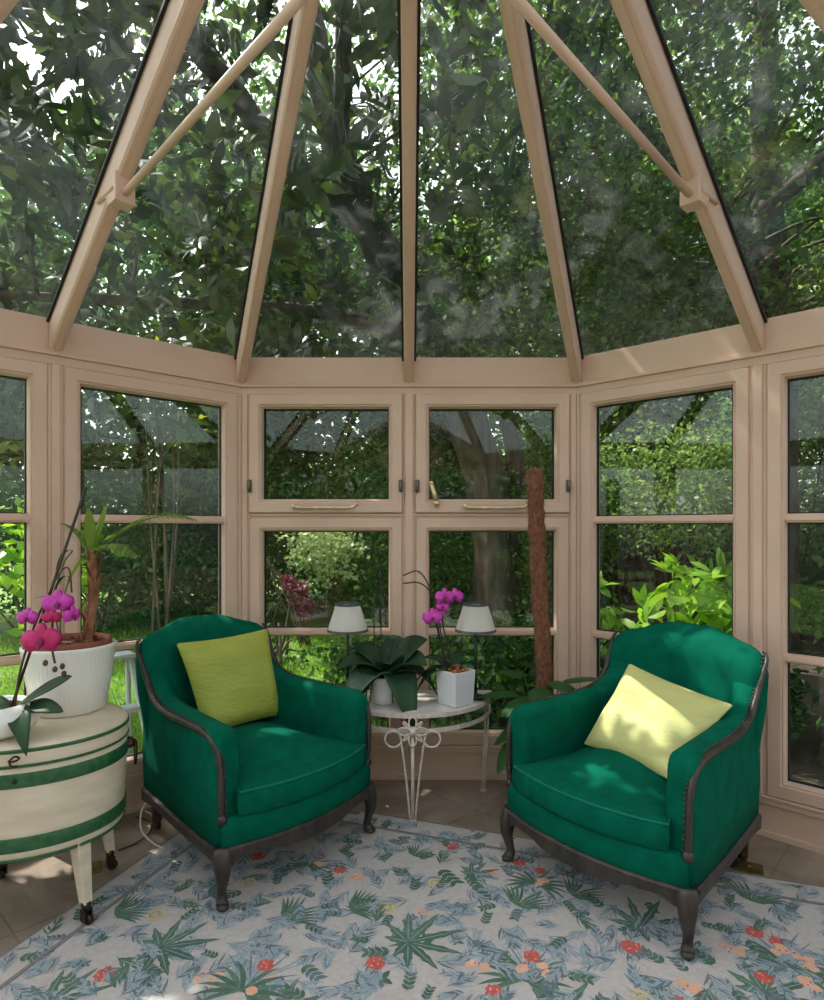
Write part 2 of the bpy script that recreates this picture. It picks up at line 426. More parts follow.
def post(f, u0, u1, z0=0.19, z1=2.111):
    mb = MB()
    f.box(mb, u0, u1, -0.012, 0.07, z0, z1)
    if u1 - u0 > 0.05: f.box(mb, u0 + 0.014, u1 - 0.014, -0.026, -0.012, z0, z1)
    else: f.box(mb, u0 + 0.008, u1 - 0.008, -0.020, -0.012, z0, z1)
    return trim(mb, bevel=0.004)

# front wall: two bays, each an opening vent over a fixed light
H = 0.9236
base_panel('wall_front', F_FRONT); skirting('baseboard_front', F_FRONT); fascia(F_FRONT)
post(F_FRONT, 0.0, 0.048); post(F_FRONT, 2 * H - 0.048, 2 * H); post(F_FRONT, H - 0.036, H + 0.036)
mb = MB(); F_FRONT.box(mb, 0.048, 2 * H - 0.048, -0.010, 0.06, 1.402, 1.462); F_FRONT.box(mb, 0.048, 2 * H - 0.048, -0.022, -0.010, 1.446, 1.458)
trim(mb)
for k, (u0, u1) in enumerate(((0.048, H - 0.036), (H + 0.036, 2 * H - 0.048))):
    w, put = tall_window(F_FRONT, u0, u1, 0.19, 1.438, 0.055, mid=False)
    zz = 1.608
    if k == 0: vent_window(F_FRONT, u0, u1, 1.462, 2.111, ((u0 + 0.008, zz), (u1 - 0.008, zz)), (('arm', H - 0.455, 1.494),))
    else: vent_window(F_FRONT, u0, u1, 1.462, 2.111, ((u0 + 0.008, zz), (u1 - 0.008, zz)), (('lever', H + 0.135, 1.565), ('arm', H + 0.475, 1.494)))
# the two slanting walls beside it
for nm, f, flip in (('right', F_RIGHT, False), ('left', F_LEFT, True)):
    base_panel('wall_' + nm, f); skirting('baseboard_' + nm, f); fascia(f)
    m_ = (lambda a, b: (f.L - b, f.L - a)) if flip else (lambda a, b: (a, b))
    pa, pb = (0.874, 0.937) if flip else (0.855, 0.922)
    post(f, *m_(0.0, 0.030)); post(f, *m_(pa, pb)); post(f, *m_(1.746, f.L))
    tall_window(f, *m_(0.030, pa)); tall_window(f, *m_(pb, 1.746))
# the side and rear walls, behind the camera
for nm, f in (('side_right', F_SR), ('rear_right', F_BR), ('rear_left', F_BL), ('side_left', F_SL)):
    base_panel('wall_' + nm, f); fascia(f)
    post(f, 0, 0.035); post(f, f.L / 2 - 0.035, f.L / 2 + 0.035); post(f, f.L - 0.035, f.L)
    tall_window(f, 0.035, f.L / 2 - 0.035, detail=False); tall_window(f, f.L / 2 + 0.035, f.L - 0.035, detail=False)
# rear opening to the house under a small gable
post(F_BACK, 0, 0.09, 0, 2.15); post(F_BACK, F_BACK.L - 0.09, F_BACK.L, 0, 2.15); fascia(F_BACK)
mb = MB()
for sgn in (-1, 1):
    a = F_BACK.p(H + sgn * (H + 0.02), -0.03, 2.25); b = F_BACK.p(H, -0.03, 2.80)
    for off, th in ((0.0, 0.07), (0.11, 0.035)):
        rings = []
        for q in (a, b):
            rings.append([q + F_BACK.W * w_ + Vector((0, 0, z_ - off)) for w_, z_ in ((-0.05 + off * 0.3, 0), (0.05, 0), (0.05, th), (-0.05 + off * 0.3, th))])
        mb.loft(rings, 0, False)
trim(mb)
mb = MB()
vs = [F_BACK.p(0.0, 0.0, 2.26), F_BACK.p(2 * H, 0.0, 2.26), F_BACK.p(H, 0.0, 2.78)]
mb.add([*vs, *[q + F_BACK.W * 0.03 for q in vs]], [(0, 1, 2), (3, 5, 4), (0, 3, 4, 1), (1, 4, 5, 2), (2, 5, 3, 0)])
struct(mb.build('wall_gable', M['frame']))

# floor
mb = MB()
n = len(PTS)
mb.add([(x * 1.01, 1.22 + (y - 1.22) * 1.01, 0) for x, y in PTS] + [(x * 1.01, 1.22 + (y - 1.22) * 1.01, -0.1) for x, y in PTS],
       [tuple(reversed(range(n))), tuple(range(n, 2 * n))] + [(i, (i + 1) % n, n + (i + 1) % n, n + i) for i in range(n)])
fl = struct(mb.build('floor', M['stone']))

# roof: rafters, gaskets, panes and tie rods
roof = setting('ceiling')
rim = []
for i in range(8):
    a, b = PTS[i], PTS[(i + 1) % 8]
    rim.append((Vector((a[0], a[1], Z_EAVE)), True))
    t = 0.5
    if i == 1: t = 0.888 / F_RIGHT.L
    if i == 7: t = 1 - 0.905 / F_LEFT.L
    rim.append((Vector((a[0] + (b[0] - a[0]) * t, a[1] + (b[1] - a[1]) * t, Z_EAVE)), False))
rafter_feet = []
for i, (p, hip) in enumerate(rim):
    d = APEX - p; hd = Vector((d.x, d.y, 0)).normalized(); side = Vector((-hd.y, hd.x, 0))
    wd = 0.027; dep = 0.125
    s0 = p + hd * 0.008; s1 = APEX - hd * 0.06
    s1.z = APEX.z - 0.04
    mb = MB()
    prof = [(-wd, -dep), (-wd * 0.75, -dep - 0.012), (wd * 0.75, -dep - 0.012), (wd, -dep), (wd, 0.0), (-wd, 0.0)]
    rings = [[q + side * a + Vector((0, 0, b)) for a, b in prof] for q in (s0, s1)]
    mb.loft(rings, 0, False)
    # shallow bead along the underside
    prof = [(-0.010, -dep - 0.010), (0.010, -dep - 0.010), (0.010, -dep - 0.018), (-0.010, -dep - 0.018)]
    rings = [[q + side * a + Vector((0, 0, b)) for a, b in prof] for q in (s0, s1)]
    mb.loft(rings, 0, False)
    r_ = mb.build('rafter', M['frame'], roof)
    mb = MB()
    for sg in (-1, 1):
        prof = [(sg * (wd + 0.001), -0.012), (sg * (wd + 0.012), -0.012), (sg * (wd + 0.012), 0.002), (sg * (wd + 0.001), 0.002)]
        mb.loft([[q + side * a + Vector((0, 0, b)) for a, b in prof] for q in (p + hd * 0.01, s1)], 0, False)
    mb.build('gasket', M['gasket'], r_)
    rafter_feet.append((p, hd, side))
for i in range(16):
    a = rim[i][0]; b = rim[(i + 1) % 16][0]
    top = APEX
    vs = [a, b, top + (b - top) * 0.02, top + (a - top) * 0.02]
    vs = [v + Vector((0, 0, 0.004)) for v in vs]
    mb = MB()
    mb.add([*vs, *[v + Vector((0, 0, 0.008)) for v in vs]], [(3, 2, 1, 0), (4, 5, 6, 7), (0, 1, 5, 4), (1, 2, 6, 5), (2, 3, 7, 6), (3, 0, 4, 7)])
    mb.build('roof_pane', M['roofglass'], roof)
mb = MB(); mb.lathe([(0.001, -0.22), (0.05, -0.2), (0.09, -0.12), (0.10, 0.02), (0.05, 0.06), (0.001, 0.07)], 16, 0, APEX); mb.build('finial_boss', M['frame'], roof)
hub = Vector((0, 1.22, 2.68))
mb = MB(); mb.tube([hub, APEX], 0.012, 8); mb.ball(hub, 0.04, 12, 8); mb.build('king_rod', M['frame'], roof)
for i, t in ((3, 0.335), (15, 0.335), (7, 0.335), (11, 0.335)):
    p, hd, side = rafter_feet[i]
    q = p + (APEX - p) * t + Vector((0, 0, -0.125))
    mb = MB(); mb.tube([q + Vector((0, 0, -0.045)), hub], 0.0135, 10)
    rod = mb.build('tie_rod', M['frame'], roof)
    mb = MB()
    def xf(v, q=q, hd=hd, side=side): return q + hd * v.x + side * v.y + Vector((0, 0, v.z))
    slope = (APEX - p); slope = slope.z / Vector((slope.x, slope.y, 0)).length
    mb.add([xf(Vector(v)) for v in ((-0.05, -0.036, -0.05 * slope - 0.0), (0.05, -0.036, 0.05 * slope), (0.05, -0.036, -0.075), (-0.02, -0.036, -0.075),
                                    (-0.05, 0.036, -0.05 * slope), (0.05, 0.036, 0.05 * slope), (0.05, 0.036, -0.075), (-0.02, 0.036, -0.075))],
           [(0, 3, 2, 1), (4, 5, 6, 7), (0, 1, 5, 4), (1, 2, 6, 5), (2, 3, 7, 6), (3, 0, 4, 7)])
    mb.build('bracket', M['frame'], rod, bevel=0.004)
    mb = MB()                                     # strap running up the side of the rafter
    for sg in (-1, 1):
        mb.tube([q + side * sg * 0.032 + hd * 0.03 + Vector((0, 0, -0.03)), q + side * sg * 0.032 - hd * 0.13 + Vector((0, 0, -0.13 * slope + 0.06))], 0.010, 6)
    mb.build('strap', M['frame'], rod)

# ------------------------------------------------------------------ rug
RUG_O = Vector((-0.89, 3.19, 0)); RA = math.radians(-19)
REX = Vector((math.cos(RA), math.sin(RA), 0)); REY = Vector((-math.sin(RA), math.cos(RA), 0))
def build_rug():
    W_, D_ = 3.15, 2.75; T = 0.007
    names = [r[0] for r in RUG]; ci = {n_: i for i, n_ in enumerate(names)}
    mb = MB()
    mb.box((0, -D_, 0), (W_, 0, T), ci['rug_ground'])
    lay = [0]
    def z(): lay[0] += 1; return T + 0.0004 + (lay[0] % 400) * 2e-6
    def poly(pts, c):
        zz = z(); pts = [(p[0], p[1]) for p in pts]
        if any(not (0.01 < p[0] < W_ - 0.01 and -D_ + 0.01 < p[1] < -0.01) for p in pts): return
        a = sum(pts[i][0] * pts[(i + 1) % len(pts)][1] - pts[(i + 1) % len(pts)][0] * pts[i][1] for i in range(len(pts)))
        if a < 0: pts = pts[::-1]
        mb.add([(x, y, zz) for x, y in pts], [tuple(range(len(pts)))], ci[c])
    def blade(x, y, ang, ln, wd, c, bend=0.0):
        L, R = [], []
        for i in range(6):
            t = i / 5; a = ang + bend * t
            px = x + ln * t * math.cos(ang + bend * t * 0.5); py = y + ln * t * math.sin(ang + bend * t * 0.5)
            w_ = wd * math.sin(PI * min(1, 0.12 + 0.88 * t)) * 0.5 if t < 1 else 0.0005
            L.append((px - w_ * math.sin(a), py + w_ * math.cos(a))); R.append((px + w_ * math.sin(a), py - w_ * math.cos(a)))
        poly(L + R[::-1], c)
    def jag(x, y, ang, ln, wd, c):                                # saw-edged leaf
        L, R = [], []
        for i in range(9):
            t = i / 8; w_ = wd * 0.5 * math.sin(PI * (0.1 + 0.9 * t)) * (1.12 if i % 2 else 0.8)
            px = x + ln * t * math.cos(ang); py = y + ln * t * math.sin(ang)
            if i == 8: w_ = 0.0005
            L.append((px - w_ * math.sin(ang), py + w_ * math.cos(ang))); R.append((px + w_ * math.sin(ang), py - w_ * math.cos(ang)))
        poly(L + R[::-1], c)
    r = random.Random(5)
    def blob(x, y, s, c, n=9, rough=0.35):
        poly([(x + s * (1 + r.uniform(-rough, rough)) * math.cos(2 * PI * k / n), y + s * (1 + r.uniform(-rough, rough)) * math.sin(2 * PI * k / n)) for k in range(n)], c)
    def palmleaf(x, y, ang, s):
        for k, (da, l) in enumerate(((0, 1), (0.62, .92), (-0.62, .92), (1.25, .78), (-1.25, .78), (1.9, .6), (-1.9, .6), (2.5, .42), (-2.5, .42))):
            jag(x, y, ang + da, s * l, s * 0.165, 'rug_green' if k % 2 else 'rug_darkgreen'); blade(x, y, ang + da, s * l * 0.9, s * 0.016, 'rug_blue')
        blade(x, y, ang + PI, s * 0.35, s * 0.05, 'rug_darkgreen')
    def fan(x, y, ang, s):
        for k in range(11):
            da = (k - 5) * 0.2
            blade(x + s * 0.25 * math.cos(ang + PI / 2) * (k - 5) / 5, y + s * 0.25 * math.sin(ang + PI / 2) * (k - 5) / 5, ang + da * 0.7, s * (1 - 0.07 * abs(k - 5)), s * 0.085, 'rug_darkgreen' if k % 3 == 0 else 'rug_green', 0.5 * (1 if da > 0 else -1))
        blade(x - s * 0.3 * math.cos(ang + PI / 2), y - s * 0.3 * math.sin(ang + PI / 2), ang + PI / 2, s * 0.6, s * 0.16, 'rug_green')
    def red(x, y, s):
        a0 = r.uniform(0, 6)
        for k in range(7):
            a = a0 + 2 * PI * k / 7; blob(x + s * 0.5 * math.cos(a), y + s * 0.5 * math.sin(a), s * 0.32, 'rug_red', 8)
        blob(x, y, s * 0.4, 'rug_red')
        for k in range(5): blob(x + r.uniform(-.5, .5) * s, y + r.uniform(-.5, .5) * s, s * 0.09, 'rug_peach', 6)
        for k in range(8): blade(x, y, a0 + k * 0.8, s * 1.15, s * 0.05, 'rug_red')
    def peach(x, y, s):
        for k in range(4): blob(x + r.uniform(-1, 1) * s, y + r.uniform(-.7, .7) * s, s * 0.5, 'rug_peach', 8, 0.3)
        for k in range(3): blob(x + r.uniform(-.8, .8) * s, y + r.uniform(-.6, .6) * s, s * 0.13, 'rug_red', 6)
    def bush(x, y, s):                                            # round tuft with hair-fine rays above
        for k in range(18): blade(x, y, 0.1 + k * 0.17, s * r.uniform(1.0, 1.3), s * 0.045, 'rug_blue' if k % 3 else 'rug_slate', r.uniform(-.4, .4))
        for k in range(13):
            a = -0.5 + k * 0.34; blade(x + 0.1 * s * math.cos(a), y - 0.3 * s, a, s * 0.95, s * 0.13, 'rug_darkgreen' if k % 2 else 'rug_green', 0.7 if a > 1.57 else -0.7)
        red(x + 0.03 * s, y + 0.55 * s, s * 0.24); peach(x + 0.35 * s, y - 0.05 * s, s * 0.26)
    def rosette(x, y, s):
        blob(x, y, s, 'rug_cream', 12, 0.15); blob(x, y, s * 0.55, 'rug_green', 10, 0.2); blob(x, y, s * 0.38, 'rug_cream', 10, 0.1)
        for k in range(12): blade(x, y, k * PI / 6, s * 1.25, s * 0.12, 'rug_cream')
    def spray(x, y, ang, s, c1='rug_blue', c2='rug_slate'):       # blue feathery foliage
        blade(x, y, ang, s, s * 0.04, c2, r.uniform(-.5, .5))
        for k in range(9):
            t = 0.08 + 0.1 * k; px = x + s * t * math.cos(ang); py = y + s * t * math.sin(ang)
            for sg in (-1, 1): blade(px, py, ang + sg * r.uniform(0.5, 1.0), s * (0.55 - 0.04 * k) * r.uniform(.7, 1.2), s * r.uniform(.045, .085), c1 if r.random() < .74 else c2, -sg * r.uniform(.2, .9))
    def sprig(x, y, ang, s, c='rug_green'):
        blade(x, y, ang, s, s * 0.03, 'rug_darkgreen')
        for k in range(4):
            t = 0.15 + 0.22 * k; px = x + s * t * math.cos(ang); py = y + s * t * math.sin(ang)
            for sg in (-1, 1): blade(px, py, ang + sg * 0.8, s * 0.34, s * 0.17, c if r.random() < .6 else 'rug_darkgreen')
    def loc(X, Y):
        d = Vector((X, Y, 0)) - RUG_O; return d.dot(REX), d.dot(REY)
    # feathery ground cover first
    taken = []
    pts = []
    tries = 0
    while len(pts) < 1000 and tries < 40000:
        tries += 1
        x, y = r.uniform(0.03, W_ - 0.03), r.uniform(-D_ + 0.05, -0.03)
        if y < -1.75: continue
        if all((x - a) ** 2 + (y - b) ** 2 > 0.054 ** 2 for a, b in pts): pts.append((x, y))
    for x, y in pts:
        a = r.uniform(0, 2 * PI)
        q = r.random()
        if q < 0.74: spray(x, y, a, r.uniform(0.08, 0.13))
        elif q < 0.86: sprig(x, y, a, r.uniform(0.06, 0.10), 'rug_slate')
        elif q < 0.95: sprig(x, y, a, r.uniform(0.06, 0.10))
        else: spray(x, y, a, 0.10, 'rug_green', 'rug_darkgreen')
    # motifs, in metres on the floor
    for X, Y, s in MOTIF['rosette']: rosette(*loc(X, Y), s)
    for X, Y, a, s in MOTIF['fan']: fan(*loc(X, Y), a, s)
    for X, Y, s in MOTIF['bush']: bush(*loc(X, Y), s)
    for X, Y, a, s in MOTIF['palm']: palmleaf(*loc(X, Y), a, s)
    for X, Y, s in MOTIF['red']: red(*loc(X, Y), s)
    for X, Y, s in MOTIF['peach']: peach(*loc(X, Y), s)
    for X, Y, a, s in MOTIF['sprig']: sprig(*loc(X, Y), a, s, 'rug_darkgreen')
    # woven border line and bound edge
    def strip(x0, y0, x1, y1, c):
        zz = T + 0.0014; mb.add([(x0, y0, zz), (x1, y0, zz), (x1, y1, zz), (x0, y1, zz)], [(0, 1, 2, 3)], ci[c])
    b = 0.125
    strip(b, -D_ + b, b + 0.012, -b, 'rug_edge'); strip(b, -b - 0.012, W_ - b, -b, 'rug_edge')
    strip(b + 0.014, -D_ + b, b + 0.018, -b - 0.014, 'rug_slate'); strip(b + 0.014, -b - 0.018, W_ - b, -b - 0.014, 'rug_slate')
    strip(0, -D_, 0.014, 0, 'rug_edge'); strip(0.0, -0.014, W_, 0, 'rug_edge')
    o = mb.build('rug', [M[n_] for n_ in names])
    o.location = RUG_O; o.rotation_euler = (0, 0, RA); o.location.z = 0.001
    tag(o, 'pale floral rug of green, blue and red leaves lying on the stone floor', 'rug')

MOTIF = {
 'palm': [(-.814, 1.995, .55, .19), (-.003, 2.02, .65, .20), (.80, 2.10, 1.2, .19), (1.05, 1.80, .6, .19), (-1.05, 1.75, .8, .19), (.42, 1.72, .5, .19), (-.40, 1.70, .9, .19), (.25, 2.42, .6, .12)],
 'fan': [(-1.04, 2.175, .9, .13), (-.43, 2.147, 1.1, .14), (-.206, 2.204, .7, .13), (.40, 2.221, 1.2, .14), (.617, 2.281, .9, .13), (1.265, 2.25, 1.2, .14), (-.75, 2.30, .6, .1), (.02, 2.56, 1.2, .1)],
 'bush': [(-.480, 1.842, .14), (.364, 1.883, .14), (1.191, 1.949, .14), (-.40, 2.50, .11), (.75, 1.70, .13), (-1.0, 1.62, .13), (.50, 2.38, .12)],
 'red': [(-.934, 1.875, .042), (-.104, 1.926, .042), (.185, 2.631, .04), (.729, 1.995, .045), (1.172, 2.073, .038), (.251, 1.806, .034), (1.083, 1.862, .034), (-.630, 2.551, .04), (-.281, 2.447, .03), (.90, 2.43, .035), (.45, 2.50, .035)],
 'peach': [(-.432, 1.854, .035), (-.617, 1.862, .03), (.384, 1.905, .035), (.214, 1.917, .03), (1.221, 1.971, .035), (1.051, 1.985, .03), (1.194, 1.842, .03), (.841, 1.814, .03), (-.2, 2.40, .03), (.33, 2.44, .03), (.05, 2.18, .025)],
 'rosette': [(-.901, 2.164, .035), (-.079, 2.204, .035), (.68, 1.78, .035), (.10, 2.36, .03), (-.62, 2.36, .03), (.83, 2.5, .03)],
 'sprig': [(-.178, 1.842, .5, .12), (.673, 1.883, -.6, .14), (.12, 2.46, -.7, .13), (-.30, 2.33, 2.2, .11), (.34, 2.24, 2.6, .12), (-.75, 1.82, 2.7, .12), (.95, 1.90, 2.0, .12), (.09, 2.02, 3.0, .1)],
}
build_rug()

# ------------------------------------------------------------------ armchairs
def chair_tree(name, label):
    t = thing(name, label, 'armchair', group='green armchairs')
    hw = lambda y: 0.388 - 0.070 * max(0.0, min(1.0, (y + 0.35) / 0.70)) ** 1.25     # outer half width
    bow = lambda x: 0.070 * (1 - (x / 0.385) ** 2)
    # upholstered seat base with its bowed front
    mb = MB(); rings = []
    for z, g in ((0.205, 0.0), (0.215, 0.006), (0.285, 0.008), (0.318, 0.002), (0.324, -0.012)):
        ring = []
        for k in range(15):
            x = -0.366 + 0.732 * k / 14; ring.append((x * (1 + g), -0.362 - bow(x) - g, z))
        for k in range(1, 8):
            y = -0.34 + 0.70 * k / 7; ring.append((hw(y) - 0.012 + g * .3, y, z))
        for k in range(7, 0, -1):
            y = -0.34 + 0.70 * k / 7; ring.append((-hw(y) + 0.012 - g * .3, y, z))
        rings.append(ring)
    mb.loft(rings, 0, True); mb.build('seat_base', M['green'], t)
    # loose seat cushion
    mb = MB(); rings = []
    cx = lambda y: 0.318 - 0.075 * min(1, max(0, (y + 0.40) / 0.30)) ** 0.6
    def ring(inset, z, crown):
        rg = []
        N = 11
        pts = []
        for k in range(N): x = -1 + 2 * k / (N - 1); pts.append((x * cx(-0.40), -0.392 - 0.062 * (1 - x * x)))
        for k in range(1, 7): y = -0.392 + 0.63 * k / 7; pts.append((cx(y), y))
        for k in range(N): x = 1 - 2 * k / (N - 1); pts.append((x * cx(0.25), 0.25 + 0.02 * (1 - x * x)))
        for k in range(6, 0, -1): y = -0.392 + 0.63 * k / 7; pts.append((-cx(y), y))
        for x, y in pts:
            s = 1 - inset
            px, py = x * s, -0.06 + (y + 0.06) * s
            rr = min(1.0, math.hypot(px / 0.29, (py + 0.06) / 0.35))
            rg.append((px, py, z + crown * (1 - rr * rr)))
        return rg
    for ins, z, cr in ((0.08, 0.308, 0), (0.02, 0.314, 0), (-0.010, 0.330, 0), (-0.026, 0.362, 0), (-0.020, 0.395, 0), (0.0, 0.413, 0), (0.05, 0.420, 0.012), (0.2, 0.424, 0.03), (0.45, 0.428, 0.045), (0.7, 0.43, 0.052), (0.93, 0.432, 0.056)):
        rings.append(ring(ins, z, cr))
    mb.loft(rings, 0, True); cu = mb.build('seat_cushion', M['green'], t)
    mb = MB(); pr = ring(-0.006, 0.412, 0); pr = pr + [pr[0]]; mb.tube(pr, 0.0045, 6, cap=False)
    mb.build('piping', M['piping'], cu)
    # padded arms
    rail_tab = [(-0.34, 0.570), (-0.30, 0.598), (-0.20, 0.614), (0.0, 0.614), (0.16, 0.622), (0.24, 0.646), (0.30, 0.70), (0.345, 0.79), (0.37, 0.83)]
    for sg in (-1, 1):
        mb = MB(); rings = []
        ys = [-0.356, -0.352, -0.342, -0.328, -0.305, -0.27, -0.22, -0.15, -0.06, 0.03, 0.11, 0.17, 0.22, 0.26, 0.30, 0.335, 0.36]
        for y in ys:
            fr = max(0.0, (-0.295 - y) / 0.061)                       # rounding of the front end
            sh = math.sqrt(max(0.0, 1 - min(1, fr) ** 2)) if fr > 0 else 1.0
            sh = 0.72 + 0.28 * sh
            zr = lerps(rail_tab, max(y, -0.20)) + 0.004
            xo = hw(y); th = 0.100 - 0.012 * max(0, (y + 0.1) / 0.46)
            hump = 0.018
            cxm = xo - th / 2; ring_ = []
            prof = [(xo, 0.215), (xo + 0.006, 0.36), (xo + 0.004, 0.50), (xo, zr - 0.01)]
            for k in range(1, 8):
                a = PI * k / 8; prof.append((cxm + th / 2 * math.cos(a), zr - 0.01 + (hump + 0.012) * math.sin(a)))
            prof += [(xo - th, zr - 0.015), (xo - th - 0.006, 0.50), (xo - th, 0.36), (xo - th, 0.215)]
            for px, pz in prof:
                px2 = cxm + (px - cxm) * sh; pz2 = 0.215 + (pz - 0.215) * (1 - (1 - sh) * 0.35)
                ring_.append((sg * px2, y, pz2))
            rings.append(ring_ if sg > 0 else ring_[::-1])
        mb.loft(rings, 0, True); mb.build('arm', M['green'], t)
    # backrest: arched padded slab, curved in plan and leaning back
    mb = MB(); NA, NB = 25, 17
    def ztop(x):
        q = min(1.0, abs(x) / 0.345)
        return 0.785 + 0.118 * (1 - q ** 4.6) ** 0.50 + 0.036 * lerps([(0.0, 1.0), (0.22, 0.97), (0.68, 0.0), (1.0, 0.0)], q)
    fr, bk = [], []
    for i in range(NA):
        a = -1 + 2 * i / (NA - 1)
        for j in range(NB):
            b = j / (NB - 1)
            wz = 0.305 + 0.045 * min(1, b * 1.3)
            x = a * wz
            z = 0.215 + (ztop(a * 0.345) - 0.215) * b
            yc = 0.335 + 0.115 * ((z - 0.215) / 0.73) ** 1.2 - 0.055 * a * a
            e = max(0.0, 1 - abs(a) ** 5) ** 0.5 * (1 if b < 0.7 else max(0.0, 1 - ((b - 0.7) / 0.3) ** 4) ** 0.5)
            roll = 0.02 * math.exp(-((b - 0.9) / 0.1) ** 2)
            fr.append((x, yc - (0.012 + 0.062 * e + roll * e), z)); bk.append((x, yc + 0.012 + 0.020 * e, z))
    o = 0; n_ = len(fr); F = []
    for i in range(NA - 1):
        for j in range(NB - 1):
            q = i * NB + j; F.append((q, q + NB, q + NB + 1, q + 1)); F.append((n_ + q, n_ + q + 1, n_ + q + NB + 1, n_ + q + NB))
    for j in range(NB - 1):
        F.append((j, j + 1, n_ + j + 1, n_ + j)); q = (NA - 1) * NB + j; F.append((q, n_ + q, n_ + q + 1, q + 1))
    for i in range(NA - 1):
        q = i * NB; F.append((q, n_ + q, n_ + q + NB, q + NB)); q = i * NB + NB - 1; F.append((q, q + NB, n_ + q + NB, n_ + q))
    mb.add(fr + bk, F, 0, True); mb.build('backrest', M['green'], t)
    # carved show-wood rail with nail heads along each arm and up the back
    for sg in (-1, 1):
        path = [(0.360, -0.358, 0.318), (0.365, -0.361, 0.38), (0.367, -0.361, 0.48), (0.371, -0.347, 0.555), (0.374, -0.315, 0.596), (0.373, -0.24, 0.615), (0.367, -0.12, 0.617), (0.358, 0.03, 0.616), (0.343, 0.16, 0.625),
                (0.331, 0.24, 0.650), (0.326, 0.295, 0.695), (0.330, 0.335, 0.765), (0.336, 0.365, 0.82), (0.334, 0.383, 0.848), (0.325, 0.392, 0.868)]
        pts = [(sg * (x + 0.006), y, z) for x, y, z in path]
        sp = spline(pts, 10)
        mb = MB(); mb.tube(sp, [(0.0130 if i < 105 else 0.0130 - 0.00022 * (i - 105)) for i in range(len(sp))], 8)
        mb.ball(sp[0], 0.021, 10, 6, 0, 1.1)
        acc = 0.0; dn = 0.013
        for a, b in zip(sp, sp[1:]):
            acc += (b - a).length
            if acc >= dn:
                acc = 0; q = b + Vector((-sg * 0.011, -0.002, 0.010 if b.z > 0.57 else 0.0))
                if b.z < 0.57: q = b + Vector((-sg * 0.011, -0.010, 0))
                mb.ball(q, 0.0052, 6, 4)
        mb.build('arm_rail', M['darkwood'], t)
    # shaped apron
    mb = MB()
    path = []
    for k in range(25):
        x = -0.366 + 0.732 * k / 24; path.append((x, -0.368 - bow(x), 0.188 - 0.030 * math.cos(2 * PI * (x + 0.375) / 0.75) * (1 if True else 0) + 0.004))
    rings = []
    for x, y, zl in path:
        zl2 = 0.166 + 0.024 * math.cos(4 * PI * x / 0.75) if abs(x) > 0.19 else 0.150 - 0.008 * math.cos(PI * x / 0.19)
        zl2 = lerps([(0, 0.158), (0.12, 0.162), (0.22, 0.182), (0.30, 0.182), (0.375, 0.150)], abs(x))
        rings.append([(x, y - 0.012, zl2), (x, y - 0.014, 0.215), (x, y - 0.006, 0.222), (x, y + 0.02, 0.222), (x, y + 0.02, zl2)])
    mb.loft(rings, 0, False)
    for sg in (-1, 1):
        rings = []
        for k in range(11):
            y = -0.345 + 0.705 * k / 10; zl2 = lerps([(0, 0.172), (0.12, 0.180), (0.8, 0.180), (1, 0.165)], k / 10); x = hw(y)
            rings.append([(sg * (x + 0.010), y, zl2), (sg * (x + 0.012), y, 0.215), (sg * (x + 0.004), y, 0.222), (sg * (x - 0.022), y, 0.222), (sg * (x - 0.022), y, zl2)][::sg])
        mb.loft(rings, 0, False)
    mb.box((-0.30, 0.345, 0.165), (0.30, 0.375, 0.222))
    mb.build('apron', M['darkwood'], t)
    # cabriole front legs and raked rear legs on castors
    for sg in (-1, 1):
        mb = MB()
        p = spline([(sg * 0.362, -0.356, 0.215), (sg * 0.372, -0.370, 0.165), (sg * 0.374, -0.374, 0.12), (sg * 0.370, -0.362, 0.07), (sg * 0.366, -0.358, 0.035), (sg * 0.372, -0.370, 0.014)], 4)
        rr = [0.034, 0.036, 0.036, 0.035, 0.033, 0.031, 0.029, 0.027, 0.025, 0.023, 0.021, 0.0195, 0.018, 0.017, 0.0165, 0.017, 0.018, 0.019, 0.021, 0.022, 0.019]
        mb.tube(p, rr[:len(p)], 12); mb.ball((sg * 0.373, -0.374, 0.014), 0.023, 10, 6, 0, 0.6); mb.build('leg', M['darkwood'], t)
        mb = MB(); p = spline([(sg * 0.262, 0.335, 0.215), (sg * 0.258, 0.350, 0.12), (sg * 0.252, 0.372, 0.045)], 4)
        mb.tube(p, [0.034 - 0.0016 * i for i in range(len(p))], 10); lg = mb.build('leg', M['darkwood'], t)
        mb = MB(); mb.tube([(sg * 0.252, 0.366, 0.048), (sg * 0.252, 0.378, 0.024)], 0.012, 8)
        mb.tube([(sg * 0.252 - 0.012, 0.378, 0.021), (sg * 0.252 + 0.012, 0.378, 0.021)], 0.021, 14)
        mb.build('castor', M['iron'], lg)
    return t
def copy_tree(o, parent=None):
    c = o.copy(); C.objects.link(c)
    if parent: c.parent = parent
    for ch in list(o.children): copy_tree(ch, c)
    return c
LCH = chair_tree('armchair', 'green armchair with the upright lime cushion, beside the cream barrel chest')
RCH = copy_tree(LCH)
RCH['label'] = 'green armchair with the tilted sunlit cushion, in front of the brown moss pole'
LCH.location = (-0.700, 2.715, 0.008); LCH.rotation_euler = (0, 0, math.radians(48.4))
RCH.location = (0.930, 2.470, 0.008); RCH.rotation_euler = (0, 0, math.radians(-49.6))

